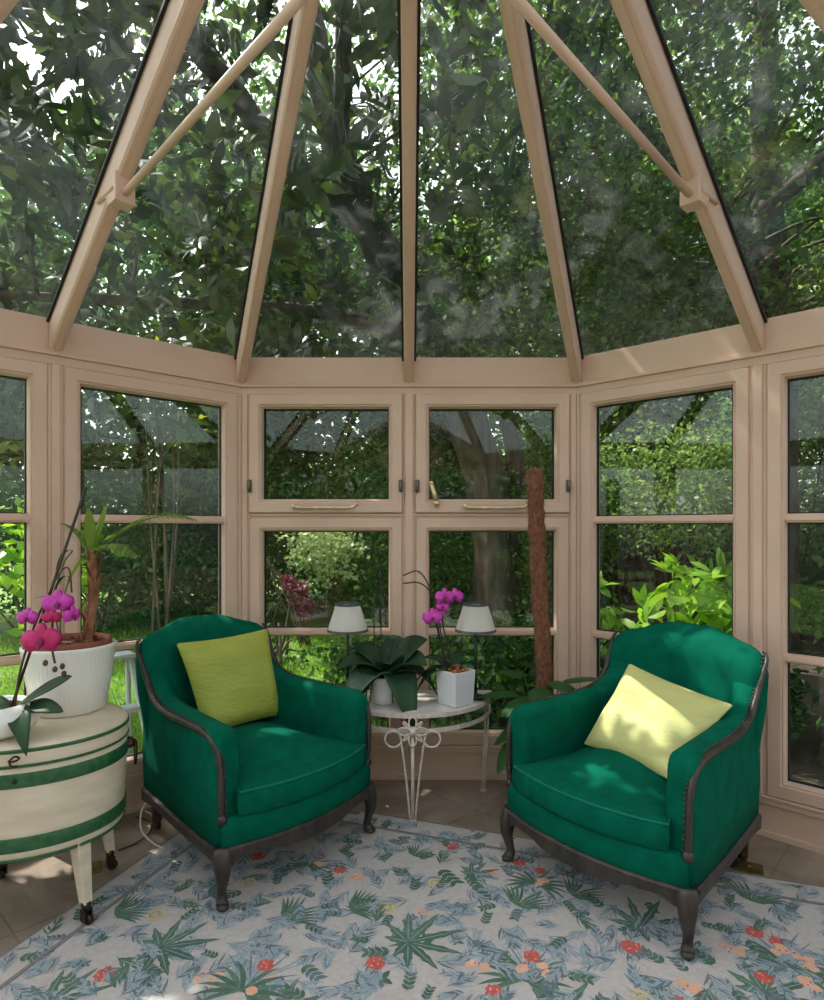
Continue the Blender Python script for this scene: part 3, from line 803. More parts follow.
# ------------------------------------------------------------------ scatter cushions
def pillow(label, c00, c10, c11, c01, bulge, seed, mt='lime'):
    """corners bottom-left, bottom-right, top-right, top-left; a puffed square pad with pinched corners"""
    P = [Vector(c) for c in (c00, c10, c11, c01)]
    ctr = sum(P, Vector()) / 4
    nrm = ((P[1] - P[0]).cross(P[3] - P[0])).normalized()
    N = 21; rr = random.Random(seed); ph = [rr.uniform(0, 6) for _ in range(6)]
    top, bot = [], []
    for i in range(N):
        for j in range(N):
            u, v = i / (N - 1), j / (N - 1)
            a, b = 2 * u - 1, 2 * v - 1
            pu = 0.5 + 0.5 * a * (1 - 0.055 * (1 - b * b)); pv = 0.5 + 0.5 * b * (1 - 0.055 * (1 - a * a))
            q = P[0] * (1 - pu) * (1 - pv) + P[1] * pu * (1 - pv) + P[2] * pu * pv + P[3] * (1 - pu) * pv
            e = ((1 - a ** 4) * (1 - b ** 4)) ** 0.62
            wr = 0.09 * (math.sin(9 * u + 4 * v + ph[0]) * math.sin(7 * v - 3 * u + ph[1])) + 0.05 * math.sin(17 * v + 5 * u + ph[2])
            edge = max(abs(a), abs(b)); wr2 = 0.05 * math.sin(34 * (u if abs(b) > abs(a) else v) + ph[3]) * max(0, edge - 0.55) * 2
            top.append(q + nrm * (bulge * e * (1 + wr + wr2) + 0.002)); bot.append(q - nrm * (bulge * 0.75 * e + 0.002))
    n_ = N * N; F = []
    for i in range(N - 1):
        for j in range(N - 1):
            q = i * N + j; F.append((q, q + N, q + N + 1, q + 1)); F.append((n_ + q, n_ + q + 1, n_ + q + N + 1, n_ + q + N))
    for j in range(N - 1):
        F.append((j, j + 1, n_ + j + 1, n_ + j)); q = (N - 1) * N + j; F.append((q, n_ + q, n_ + q + 1, q + 1))
        q = j * N; F.append((q, n_ + q, n_ + q + N, q + N)); q = j * N + N - 1; F.append((q, q + N, n_ + q + N, n_ + q))
    mb = MB(); mb.add([p - ctr for p in top + bot], F, 0, True)
    o = mb.build('cushion', M[mt], loc=ctr)
    sd = o.modifiers.new('sub', 'SUBSURF'); sd.levels = 1; sd.render_levels = 1
    tag(o, label, 'cushion', 'lime scatter cushions')
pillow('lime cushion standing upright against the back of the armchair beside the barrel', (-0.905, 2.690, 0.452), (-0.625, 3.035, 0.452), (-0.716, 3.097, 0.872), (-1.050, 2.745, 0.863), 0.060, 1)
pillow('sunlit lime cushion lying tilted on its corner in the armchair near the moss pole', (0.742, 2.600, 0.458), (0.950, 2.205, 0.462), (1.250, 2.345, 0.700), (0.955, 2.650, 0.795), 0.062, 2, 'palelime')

# ------------------------------------------------------------------ cream barrel chest
BC = Vector((-1.432, 2.262, 0)); BA, BB = 0.368, 0.290
def build_barrel():
    t = thing('barrel_chest', 'cream oval barrel chest with green bands holding the flower pots', 'chest', BC)
    ell = lambda prof, name, m, par=t, **k: _ell(prof, name, m, par, **k)
    def _ell(prof, name, m, par, n=56):
        mb = MB(); mb.lathe(prof, n, 0, (0, 0, 0), BA, BB); return mb.build(name, m, par)
    ell([(0.90, 0.285), (0.955, 0.280), (0.962, 0.30), (0.975, 0.42), (0.988, 0.52), (0.992, 0.590), (0.90, 0.594)], 'body', M['barrel'])
    lid = ell([(0.88, 0.594), (0.992, 0.596), (1.0, 0.604), (1.004, 0.645), (0.998, 0.657), (0.985, 0.664), (0.90, 0.667), (0.5, 0.668), (0.01, 0.668)], 'lid', M['barrel'])
    for z0, z1, rr0, rr1, par in ((0.642, 0.654, 1.005, 1.004, lid), (0.594, 0.603, 0.998, 1.002, lid), (0.526, 0.574, 0.994, 0.996, t), (0.312, 0.360, 0.970, 0.974, t), (0.280, 0.290, 0.962, 0.962, t)):
        ell([(rr0 - 0.03, z0), (rr0 + 0.003, z0), (rr0 + 0.008, z0 + 0.003), (rr1 + 0.008, z1 - 0.003), (rr1 + 0.003, z1), (rr1 - 0.03, z1)], 'band', M['bandgreen'], par)
    for fx, fy in ((-1.123, 2.12), (-1.206, 2.461), (-1.60, 2.40), (-1.70, 2.10)):
        d = Vector((fx - BC.x, fy - BC.y, 0)); top = d * 0.90
        mb = MB(); rings = []
        ax = d.normalized(); ay = Vector((-ax.y, ax.x, 0))
        for q, r_ in ((top + Vector((0, 0, 0.30)), 0.026), (d + Vector((0, 0, 0.078)), 0.0155)):
            rings.append([q + ax * a * r_ + ay * b * r_ for a, b in ((-1, -1), (1, -1), (1, 1), (-1, 1))])
        mb.loft(rings, 0, False); lg = mb.build('leg', M['barrel'], t, bevel=0.003)
        mb = MB(); mb.tube([d + Vector((0, 0, 0.085)), d + Vector((0, 0, 0.05))], [0.018, 0.014], 10)
        mb.tube([d + ay * -0.008 + ax * .008 + Vector((0, 0, 0.021)), d + ay * 0.008 + ax * .008 + Vector((0, 0, 0.021))], 0.020, 14)
        for sg in (-1, 1): mb.box((-0.012, sg * 0.012 - 0.002, 0.018), (0.016, sg * 0.012 + 0.002, 0.058), 0, lambda v, d=d, ax=ax, ay=ay: d + ax * v.x + ay * v.y + Vector((0, 0, v.z)))
        mb.build('castor', M['iron'], lg)
    # ring handle on the end, hook on the front
    mb = MB(); a = 0.30; e = Vector((BA * 1.0 * math.cos(a), BB * math.sin(a), 0)); nn = Vector((math.cos(a) / BA, math.sin(a) / BB, 0)).normalized(); tt = Vector((-nn.y, nn.x, 0))
    c = e + Vector((0, 0, 0.555)); mb.ball(c + nn * 0.004, 0.022, 10, 6); mb.tube([c, c + nn * 0.028], 0.009, 8)
    ringp = [c + nn * 0.026 + Vector((0, 0, -0.042)) + tt * 0.028 * math.sin(k * PI / 8) + Vector((0, 0, 0.042 * math.cos(k * PI / 8))) for k in range(17)]
    mb.tube(ringp, 0.006, 6); mb.build('ring_handle', M['iron'], t)
    mb = MB(); a = -1.17; e = Vector((BA * 1.0 * math.cos(a), BB * math.sin(a), 0)); nn = Vector((math.cos(a) / BA, math.sin(a) / BB, 0)).normalized(); tt = Vector((-nn.y, nn.x, 0))
    hk = [(-.012, .03, 0.626), (.004, .025, 0.640), (.016, .018, 0.632), (.006, .012, 0.622), (-.012, .012, 0.618), (-.006, .014, .606), (.012, .012, .604)]
    mb.tube(spline([e + tt * x + nn * y + Vector((0, 0, z)) for x, y, z in hk], 4), 0.0035, 6)
    mb.build('hook_latch', M['iron'], t)
    mb = MB(); mb.ball(e + nn * 0.006 + Vector((0, 0, 0.551)), 0.008, 8, 5); mb.build('knob', M['iron'], t)
build_barrel()

# ------------------------------------------------------------------ plants in pots
def strap(mb, base, ang, ln, wd, up, droop, n=16, fold=0.25, tipw=0.0, mi=0, twist=0.0):
    """long arching leaf: starts at base heading ang, rises by up, falls by droop"""
    base = Vector(base); h = Vector((math.cos(ang), math.sin(ang), 0)); s = Vector((-h.y, h.x, 0)); rows = []
    for i in range(n + 1):
        t = i / n
        c = base + h * ln * (t - 0.12 * t * t * (droop > up)) + Vector((0, 0, up * t - droop * t * t))
        w_ = wd * 0.5 * (math.sin(PI * min(1, 0.08 + 0.92 * t ** 0.9)) ** 0.7 if t < 1 else 0.01)
        tw = twist * t; sd = s * math.cos(tw) + Vector((0, 0, 1)) * math.sin(tw)
        rows.append([c + sd * w_ + Vector((0, 0, fold * w_)), c + sd * w_ * 0.5 + Vector((0, 0, fold * 0.2 * w_)), c, c - sd * w_ * 0.5 + Vector((0, 0, fold * 0.2 * w_)), c - sd * w_ + Vector((0, 0, fold * w_))])
    mb.loft(rows, mi, True, False, False, False)
def orchid(parent, c, face, size, petal='magenta', base=(0, 0, 0)):
    """moth-orchid bloom: two broad petals, three sepals and a lip, facing along face"""
    c = Vector(c) - Vector(base); f = Vector(face).normalized(); r_ = f.cross(Vector((0, 0, 1))).normalized(); u = r_.cross(f)
    mb = MB()
    def petal_(ang, ln, wd, off):
        d = r_ * math.cos(ang) + u * math.sin(ang); e = f.cross(d); rows = []
        for i in range(7):
            t = i / 6; w_ = wd * math.sin(PI * min(1, 0.12 + 0.80 * t)) ** 0.7 * 0.5 * (1 + 0.10 * math.sin(9 * t + 3 * ang))
            q = c + d * ln * t + f * (off + 0.05 * size * math.sin(PI * t) - 0.10 * size * t * t)
            rows.append([q - e * w_ - f * 0.04 * size, q - e * w_ * .5, q + f * 0.02 * size, q + e * w_ * .5, q + e * w_ - f * 0.04 * size])
        mb.loft(rows, 0, True, False, False, False)
    for a, l, w_ in ((PI / 2, 0.50, 0.36), (PI * 1.22, 0.50, 0.34), (PI * 1.78, 0.50, 0.34)): petal_(a, size * l, size * w_, 0)
    for a in (0.12, PI - 0.12): petal_(a, size * 0.54, size * 0.60, size * 0.03)
    o = mb.build('flower', M[petal], parent, solid=0.0015)
    mb = MB(); mb.ball(c + f * size * 0.10 - u * size * 0.08, size * 0.10, 8, 6, 0, 1.2); mb.ball(c + f * size * 0.16 - u * size * 0.16, size * 0.06, 8, 5)
    mb.build('lip', M['lip'], o)
    return o

# white bowl with an orchid on a dark cane
WB = Vector((-1.425, 2.100, 0.669))
t = thing('potted_orchid', 'pink orchid in a low white bowl, tied to a long dark cane', 'plant', WB)
mb = MB(); mb.lathe([(0.03, 0.0), (0.085, 0.001), (0.122, 0.022), (0.138, 0.055), (0.130, 0.088), (0.108, 0.107), (0.100, 0.108), (0.096, 0.100), (0.09, 0.092), (0.01, 0.092)], 40)
mb.build('bowl', M['ceramic'], t)
mb = MB(); mb.lathe([(0.01, 0.095), (0.092, 0.093), (0.094, 0.088)], 24); mb.build('compost', M['soil'], t)
SC = WB + Vector((0.055, 0.0, 0.09))
mb = MB(); mb.tube([SC - WB, Vector((-1.112, 2.10, 1.520)) - WB], 0.0050, 8); mb.build('cane', M['stemdark'], t)
mb = MB()
mb.tube(spline([SC - WB + Vector((0.012, 0, 0)), Vector((-1.33, 2.09, 0.90)) - WB, Vector((-1.27, 2.09, 1.08)) - WB, Vector((-1.235, 2.09, 1.13)) - WB, Vector((-1.21, 2.07, 1.10)) - WB, Vector((-1.205, 2.06, 0.98)) - WB, Vector((-1.19, 2.05, 0.925)) - WB], 5), 0.004, 6)
mb.tube(spline([Vector((-1.27, 2.09, 1.08)) - WB, Vector((-1.20, 2.09, 1.22)) - WB, Vector((-1.165, 2.09, 1.24)) - WB, Vector((-1.15, 2.08, 1.16)) - WB], 5), 0.003, 6)
mb.build('flower_spike', M['stembrown'], t)
mb = MB()
for q in ((-1.225, 2.055, 0.925), (-1.19, 2.05, 0.905), (-1.165, 2.05, 0.915), (-1.16, 2.05, 0.89)): mb.ball(Vector(q) - WB, 0.0085, 8, 6, 0, 1.3)
mb.build('bud', M['stembrown'], t)
for ang, ln, wd, up, dr in ((0.25, 0.19, 0.065, 0.13, 0.02), (-0.12, 0.195, 0.07, 0.06, 0.055), (-0.75, 0.20, 0.075, 0.08, 0.19), (2.9, 0.16, 0.055, 0.12, 0.10), (-1.9, 0.14, 0.05, 0.1, 0.12)):
    mb = MB(); strap(mb, SC - WB + Vector((0, 0, -0.01)), ang, ln, wd, up, dr, twist=0.9 if abs(ang) < 1 else 0); mb.build('leaf', M['orchid_leaf'], t, solid=0.003)
for q, s_, pt, fc in (((-1.218, 2.02, 1.010), 0.108, 'rosepetal', (0.45, -1, 0.1)), ((-1.180, 2.05, 1.128), 0.090, 'magenta', (0.5, -1, 0.0)), ((-1.290, 2.06, 1.078), 0.065, 'magenta', (0.1, -1, 0.1)), ((-1.198, 2.045, 1.080), 0.055, 'rosepetal', (0.5, -1, -0.2)), ((-1.135, 2.06, 1.085), 0.065, 'magenta', (1.0, -0.35, -0.2))):
    orchid(t, q, fc, s_, pt, WB)

# ribbed white pot with a young palm
RP = Vector((-1.335, 2.400, 0.669))
t = thing('potted_palm', 'small shaggy palm in a tall ribbed white pot on the barrel chest', 'plant', RP)
mb = MB(); mb.lathe([(0.03, 0.0), (0.120, 0.0), (0.128, 0.006), (0.150, 0.135), (0.164, 0.242), (0.168, 0.254), (0.162, 0.258), (0.155, 0.250), (0.150, 0.225), (0.01, 0.222)], 180, rib=60, ribd=0.010); mb.build('outer_pot', M['ceramic'], t)
mb = MB(); mb.lathe([(0.135, 0.235), (0.150, 0.24), (0.152, 0.268), (0.146, 0.276), (0.134, 0.272), (0.132, 0.245)], 40, cap0=False, cap1=False); mb.build('inner_pot', M['clay'], t)
mb = MB(); mb.lathe([(0.005, 0.262), (0.06, 0.258), (0.136, 0.252)], 24)
for k in range(60):
    a, r_ = rnd.uniform(0, 2 * PI), 0.125 * math.sqrt(rnd.random()); mb.ball((r_ * math.cos(a), r_ * math.sin(a), 0.26), rnd.uniform(0.006, 0.012), 5, 4)
mb.build('compost', M['soil'], t)
mb = MB(); tp = spline([(0.072, 0, 0.245), (0.080, 0, 0.34), (0.096, 0.0, 0.44), (0.094, 0.0, 0.52), (0.09, 0, 0.58)], 5)
mb.tube(tp, [0.012 + 0.006 * math.sin(PI * min(1, i / len(tp) + .15)) for i in range(len(tp))], 10)
for i, q in enumerate(tp):
    for k in range(4):
        a = rnd.uniform(0, 2 * PI); strap(mb, q + Vector((0.011 * math.cos(a), 0.011 * math.sin(a), 0)), a, 0.020, 0.018, 0.055, 0.0, 3)
mb.build('stem', M['palmtrunk'], t)
def frond(name, parent, base, ang, ln, up, dr, leaf_l, n=22, wd=0.011, mat_='frond'):
    mb = MB(); h = Vector((math.cos(ang), math.sin(ang), 0)); s = Vector((-h.y, h.x, 0)); base = Vector(base); cl = []
    for i in range(n + 1):
        t_ = i / n; cl.append(base + h * ln * t_ + Vector((0, 0, up * t_ - dr * t_ * t_)))
    mb.tube(cl, [0.0045 * (1 - 0.75 * i / n) for i in range(n + 1)], 5)
    for i in range(3, n + 1):
        t_ = i / n; l = leaf_l * math.sin(PI * min(1, 0.22 + 0.72 * t_)); d = (cl[i] - cl[i - 1]).normalized()
        for sg in (-1, 1):
            dirn = (d * 0.75 + s * sg * 0.8 + Vector((0, 0, 0.05))).normalized(); e = dirn.cross(Vector((0, 0, 1))).normalized(); rows = []
            for k in range(5):
                q = k / 4; w_ = wd * 0.5 * math.sin(PI * (0.15 + 0.83 * q)); c = cl[i] + dirn * l * q + Vector((0, 0, -0.35 * l * q * q))
                rows.append([c + e * w_, c - e * w_])
            mb.loft(rows, 0, True, False, False, False)
    return mb.build(name, M[mat_], parent)
CT = Vector((0.09, 0, 0.59))
frond('frond', t, CT, 0.12, 0.38, 0.44, 0.28, 0.13)
frond('frond', t, CT, 0.55, 0.32, 0.42, 0.24, 0.12)
frond('frond', t, CT, -0.5, 0.26, 0.22, 0.20, 0.11)
frond('frond', t, CT, 2.9, 0.15, 0.24, 0.10, 0.10)
frond('frond', t, CT, 1.8, 0.22, 0.28, 0.14, 0.11)
for ang, ln, wd, up, dr in ((3.3, 0.10, 0.05, 0.02, 0.12), (1.1, 0.05, 0.04, 0.22, 0.02), (-1.4, 0.05, 0.045, 0.23, 0.03), (2.4, 0.08, 0.03, 0.20, 0.1), (0.0, 0.06, 0.04, 0.25, 0.03)):
    mb = MB(); strap(mb, CT, ang, ln, wd, up, dr); mb.build('leaf', M['frond'], t)
for pts in ([(-0.05, 0.02, 0.25), (-0.07, 0.02, 0.42), (-0.04, 0.02, 0.56), (0.0, 0.02, 0.62)], [(-0.03, -0.02, 0.25), (-0.02, -0.02, 0.40), (0.01, -0.02, 0.52)]):
    mb = MB(); sp = spline(pts, 4); mb.tube(sp, 0.003, 5); strap(mb, sp[-1], 2.9, 0.09, 0.02, 0.03, 0.11); strap(mb, sp[4], 3.2, 0.08, 0.02, 0.06, 0.05); mb.build('shoot', M['stemgreen'], t)

# ------------------------------------------------------------------ demilune table
TC = Vector((0.017, 3.285, 0)); TR = 0.425; TZ = 0.508
t = thing('demilune_table', 'half-round white iron side table with a scrolled leg between the armchairs', 'table', TC)
def halfring(r, z, n=28): return [Vector((r * math.cos(PI + PI * k / n), r * math.sin(PI + PI * k / n), z)) for k in range(n + 1)]
mb = MB()
mb.loft([[*halfring(TR - 0.012, TZ - 0.012)], [*halfring(TR - 0.010, TZ - 0.002)]], 0, False); mb.build('tabletop', M['tabletop'], t)
mb = MB()
for r_, z0, z1 in ((TR, TZ - 0.022, TZ - 0.002),):
    out = halfring(r_, 0); rings = [[(q.x, q.y, z0), (q.x, q.y, z1), (q.x * (1 - 0.010 / r_), q.y * (1 - 0.010 / r_), z1), (q.x * (1 - 0.010 / r_), q.y * (1 - 0.010 / r_), z0)] for q in out]
    mb.loft(rings, 0, False)
mb.box((-TR, -0.004, TZ - 0.022), (TR, 0.006, TZ - 0.002)); mb.build('rim', M['whitemetal'], t)
mb = MB()
out = halfring(TR - 0.005, 0); z0, z1 = TZ - 0.094, TZ - 0.074
mb.loft([[(q.x, q.y, z0), (q.x, q.y, z1), (q.x * 0.982, q.y * 0.982, z1), (q.x * 0.982, q.y * 0.982, z0)] for q in out], 0, False)
mb.build('lower_hoop', M['whitemetal'], t)
mb = MB(); fy = -TR - 0.008
foot = Vector((0, fy + 0.012, 0.008))
mb.tube([(0, fy + 0.006, TZ - 0.06), foot], 0.0085, 8)
for sg in (-1, 1):
    pts = [(sg * 0.012, foot.y, 0.010), (sg * 0.028, fy + 0.006, 0.18), (sg * 0.050, fy + 0.003, 0.35), (sg * 0.060, fy, TZ - 0.100), (sg * 0.085, fy, TZ - 0.075)]
    mb.tube(spline(pts, 5), 0.0055, 7)
    sc = [(sg * (0.092 + 0.038 * math.cos(a) * (1 - 0.05 * a)), fy, TZ - 0.112 + 0.038 * math.sin(a) * (1 - 0.05 * a)) for a in [PI * 0.62 - k * 0.245 for k in range(20)]]
    mb.tube(sc, 0.0055, 7)
mb.box((-0.018, foot.y - 0.010, 0.0), (0.018, foot.y + 0.010, 0.012))
mb.build('leg', M['whitemetal'], t)
mb = MB()
for k in range(8):
    a = 2 * PI * k / 8; cc = Vector((0.040 * math.cos(a), fy - 0.006, TZ - 0.078 + 0.040 * math.sin(a)))
    d = Vector((math.cos(a), 0, math.sin(a))); e = Vector((-math.sin(a), 0, math.cos(a)))
    ln = 0.029 if k % 2 == 0 else 0.022; wd = 0.018 if k % 2 == 0 else 0.006
    mb.tube([cc + d * ln * math.cos(b) + e * wd * math.sin(b) for b in [2 * PI * j / 14 for j in range(15)]], 0.0045, 6, cap=False)
mb.ball((0, fy - 0.008, TZ - 0.078), 0.020, 10, 6)
mb.build('rosette', M['whitemetal'], t)
for sg in (-1, 1):
    mb = MB(); bx = sg * 0.385
    for dx in (-0.008, 0.008): mb.tube([(bx + dx + sg * 0.010, -0.075, TZ - 0.07), (bx + dx * 0.6 - sg * 0.012, -0.088, 0.012)], 0.0055, 7)
    mb.tube([(bx - sg * 0.012, -0.088, 0.0), (bx - sg * 0.012, -0.088, 0.012)], 0.017, 10); mb.tube([(bx + sg * 0.01, -0.075, TZ - 0.075), (bx + sg * 0.01, -0.070, TZ - 0.02)], 0.008, 7)
    mb.build('leg', M['whitemetal'], t)

# lamps
def lamp(name, label, loc):
    t = thing(name, label, 'lamp', loc, group='white shaded table lamps')
    mb = MB(); mb.lathe([(0.045, 0.0), (0.050, 0.004), (0.046, 0.012), (0.015, 0.018), (0.008, 0.03)], 24); mb.build('base', M['darkgreenmetal'], t)
    mb = MB(); mb.tube([(0, 0, 0.02), (0, 0, 0.40)], 0.0075, 8); mb.ball((0, 0, 0.10), 0.012, 8, 6); mb.ball((0, 0, 0.33), 0.010, 8, 6); mb.build('stem', M['darkgreenmetal'], t)
    R0, R1, Z0, Z1 = 0.104, 0.060, 0.345, 0.485
    mb = MB(); mb.lathe([(R0, Z0), (R1, Z1), (R1 - 0.002, Z1), (R0 - 0.002, Z0)], 96, cap0=False, cap1=False, rib=48, ribd=0.006); sh = mb.build('lamp_shade', M['shade'], t)
    mb = MB(); mb.lathe([(R0 + 0.002, Z0 - 0.002), (R0 - 0.001, Z0 + 0.010), (R0 - 0.005, Z0 + 0.010), (R0 - 0.004, Z0 - 0.002)], 48, cap0=False, cap1=False); mb.build('shade_trim', M['trimfabric'], sh)
    mb = MB(); mb.lathe([(R1 + 0.004, Z1 - 0.010), (R1 + 0.001, Z1 + 0.002), (R1 - 0.004, Z1 + 0.002), (R1 - 0.001, Z1 - 0.010)], 48, cap0=False, cap1=False); mb.build('shade_trim', M['trimfabric'], sh)
    mb = MB()
    for a in (0, 2.1, 4.2): mb.tube([(0, 0, 0.41), (R1 * 1.02 * math.cos(a), R1 * 1.02 * math.sin(a), 0.478)], 0.002, 5)
    mb.tube([(0, 0, 0.395), (0, 0, 0.415)], 0.014, 10); mb.build('carrier', M['darkgreenmetal'], sh)
    return t
L1 = lamp('table_lamp', 'small white shaded lamp behind the arm of the armchair with the upright cushion', (-0.315, 3.135, TZ - 0.001))
L2 = copy_tree(L1); L2.location = (0.342, 3.135, TZ - 0.001)
L2['label'] = 'small white shaded lamp behind the square white orchid pot'

# big-leaved orchid in a pale round pot
OP = Vector((-0.125, 3.06, TZ - 0.001))
t = thing('potted_orchid', 'flowerless orchid with broad dark drooping leaves in a round pot on the table', 'plant', OP)
mb = MB(); mb.lathe([(0.02, 0), (0.056, 0), (0.062, 0.006), (0.075, 0.12), (0.077, 0.135), (0.070, 0.135), (0.066, 0.115), (0.01, 0.112)], 36); mb.build('pot', M['ceramic'], t)
mb = MB(); mb.lathe([(0.005, 0.122), (0.04, 0.12), (0.068, 0.114)], 20)
for k in range(40):
    a, r_ = rnd.uniform(0, 2 * PI), 0.06 * math.sqrt(rnd.random()); mb.ball((r_ * math.cos(a), r_ * math.sin(a), 0.122), rnd.uniform(0.006, 0.012), 5, 4)
mb.build('compost', M['soil'], t)
for ang, ln, wd, up, dr, m_ in ((-0.35, 0.17, 0.15, 0.20, 0.14, 'orchid_leaf'), (-0.95, 0.20, 0.14, 0.16, 0.36, 'orchid_leaf'), (3.75, 0.27, 0.14, 0.18, 0.34, 'grey_leaf'), (3.25, 0.22, 0.14, 0.23, 0.20, 'orchid_leaf'), (0.1, 0.24, 0.13, 0.18, 0.28, 'orchid_leaf'), (1.2, 0.16, 0.13, 0.26, 0.12, 'orchid_leaf'), (-2.5, 0.20, 0.13, 0.19, 0.30, 'orchid_leaf'), (0.6, 0.2, 0.12, 0.28, 0.14, 'orchid_leaf'), (-1.5, 0.12, 0.12, 0.20, 0.12, 'orchid_leaf'), (2.6, 0.2, 0.12, 0.26, 0.16, 'orchid_leaf')):
    mb = MB(); strap(mb, (0.025, 0, 0.125), ang, ln * 1.18, wd * 1.22, up * 1.15, dr * 1.12, fold=0.35, twist=0.35 if math.cos(ang) > 0 else -0.35); mb.build('leaf', M[m_], t, solid=0.003)
for pts in ([(0.0, 0.02, 0.12), (-0.015, 0.03, 0.30), (-0.018, 0.03, 0.50), (-0.022, 0.03, 0.66)], [(-0.03, 0.02, 0.12), (-0.05, 0.03, 0.3), (-0.052, 0.03, 0.52)], [(0.0, 0.02, 0.13), (0.02, 0.02, 0.20), (0.05, 0.03, 0.31)]):
    mb = MB(); mb.tube(spline(pts, 4), 0.0035, 6); mb.build('flower_spike', M['stemdark'], t)
for a, l in ((3.6, 0.10), (4.0, 0.12), (5.2, 0.10)):
    mb = MB(); mb.tube(spline([(0.02 * math.cos(a), 0.02 * math.sin(a), 0.13), (0.075 * math.cos(a), 0.075 * math.sin(a), 0.15), (0.092 * math.cos(a), 0.092 * math.sin(a), 0.08), (0.10 * math.cos(a), 0.10 * math.sin(a), 0.02)], 4), 0.004, 6); mb.build('root', M['stembrown'], t)

# square white pot with magenta orchid
SP = Vector((0.232, 3.035, TZ - 0.001))
t = thing('potted_orchid', 'magenta orchid in the square white pot on the half-round table', 'plant', SP, math.radians(40))
mb = MB(); rings = []
for h_, z in ((0.060, 0), (0.062, 0.004), (0.070, 0.166), (0.070, 0.170), (0.064, 0.170), (0.062, 0.14)):
    rings.append([(-h_, -h_, z), (h_, -h_, z), (h_, h_, z), (-h_, h_, z)])
mb.loft(rings, 0, False); mb.build('pot', M['ceramic_grey'], t, bevel=0.003)
mb = MB()
for k in range(90):
    x, y = rnd.uniform(-.055, .055), rnd.uniform(-.055, .055); mb.ball((x, y, 0.15 + rnd.uniform(0, .04) * (1 - (abs(x) + abs(y)) * 6)), rnd.uniform(0.007, 0.014), 5, 4, 0, 0.6)
mb.build('bark_chips', M['bark_chip'], t)
R40 = Matrix.Rotation(math.radians(-40), 3, 'Z')
def lo(x, y, z): return R40 @ (Vector((x, y, z)) - SP)
for sp_ in ([(0.215, 3.04, 0.66), (0.19, 3.02, 0.80), (0.165, 3.0, 0.92), (0.175, 2.99, 1.02)], [(0.20, 3.05, 0.66), (0.16, 3.04, 0.80), (0.14, 3.02, 0.88), (0.125, 3.0, 0.95)],
            [(0.19, 3.05, 0.66), (0.16, 3.06, 0.85), (0.13, 3.07, 1.02), (0.06, 3.08, 1.10), (-0.03, 3.09, 1.10)], [(0.18, 3.05, 0.66), (0.15, 3.07, 0.86), (0.11, 3.08, 1.06), (0.05, 3.08, 1.16), (-0.03, 3.09, 1.14)]):
    mb = MB(); mb.tube(spline([lo(*p) for p in sp_], 5), 0.0034, 6); mb.build('flower_spike', M['stemdark'], t)
for ang, ln, wd, up, dr in ((2.6, 0.20, 0.075, 0.12, 0.20), (1.9, 0.2, 0.08, 0.2, 0.16), (0.4, 0.17, 0.07, 0.20, 0.12), (-0.5, 0.10, 0.05, 0.12, 0.08), (2.2, 0.24, 0.07, 0.14, 0.24)):
    mb = MB(); strap(mb, lo(0.215, 3.045, 0.655), ang, ln, wd, up, dr, fold=0.3); mb.build('leaf', M['orchid_leaf'], t, solid=0.003)
for q, s_ in (((0.175, 2.97, 1.045), 0.085), ((0.225, 2.985, 1.045), 0.08), ((0.165, 2.985, 0.995), 0.06), ((0.115, 2.97, 0.945), 0.09), ((0.145, 2.99, 0.965), 0.055)):
    o = orchid(t, lo(*q), R40 @ Vector((0.1, -1, 0.1)), s_, 'magenta')

# ------------------------------------------------------------------ moss pole plant
MP = Vector((0.690, 3.06, 0.0))
t = thing('climbing_plant', 'tall brown coir moss pole with green philodendron leaves at its foot', 'plant', MP)
mb = MB(); mb.lathe([(0.02, 0), (0.095, 0), (0.10, 0.006), (0.125, 0.20), (0.132, 0.205), (0.132, 0.225), (0.12, 0.225), (0.115, 0.20), (0.01, 0.195)], 32); mb.build('pot', M['plasticpot'], t)
mb = MB(); mb.lathe([(0.005, 0.205), (0.06, 0.203), (0.115, 0.2)], 20); mb.build('compost', M['soil'], t)
pts = [Vector((0.006 - 0.072 * (k / 40) ** 1.1, 0.012 * math.sin(k * .3), 0.19 + 1.485 * k / 40)) for k in range(41)]
mb = MB(); rings = []
for k, q in enumerate(pts):
    rr = 0.040 if k < 40 else 0.030
    rings.append([q + Vector((math.cos(a), math.sin(a), 0)) * (rr * (1 + rnd.uniform(-.13, .13))) for a in [2 * PI * j / 18 for j in range(18)]])
mb.loft(rings)
for k in range(1800):                                              # loose fibres
    i = rnd.randrange(0, 40); a = rnd.uniform(0, 2 * PI); q = pts[i].lerp(pts[i + 1], rnd.random()) + Vector((math.cos(a), math.sin(a), 0)) * 0.038
    d = Vector((math.cos(a), math.sin(a), rnd.uniform(-.8, .8))) * rnd.uniform(0.008, 0.018) + Vector((-math.sin(a), math.cos(a), 0)) * rnd.uniform(-.02, .02)
    w_ = Vector((0, 0, 0.0012)); mb.add([q - w_, q + w_, q + d], [(0, 1, 2)])
mb.build('moss_pole', M['coir'], t)
def heart(mb, base, ang, ln, wd, tilt):
    h = Vector((math.cos(ang), math.sin(ang), 0)); s = Vector((-h.y, h.x, 0)); rows = []
    base = Vector(base)
    for i in range(9):
        q = i / 8; w_ = wd * 0.5 * (math.sin(PI * (0.22 + 0.76 * q)) ** 0.8); c = base + h * ln * q + Vector((0, 0, tilt * q * ln - 0.25 * ln * q * q))
        rows.append([c + s * w_ + Vector((0, 0, -.12 * w_)) - h * (0.05 * ln if i < 2 else 0), c + s * w_ * .5 + Vector((0, 0, .05 * w_)), c, c - s * w_ * .5 + Vector((0, 0, .05 * w_)), c - s * w_ + Vector((0, 0, -.12 * w_)) - h * (0.05 * ln if i < 2 else 0)])
    mb.loft(rows, 0, True, False, False, False)
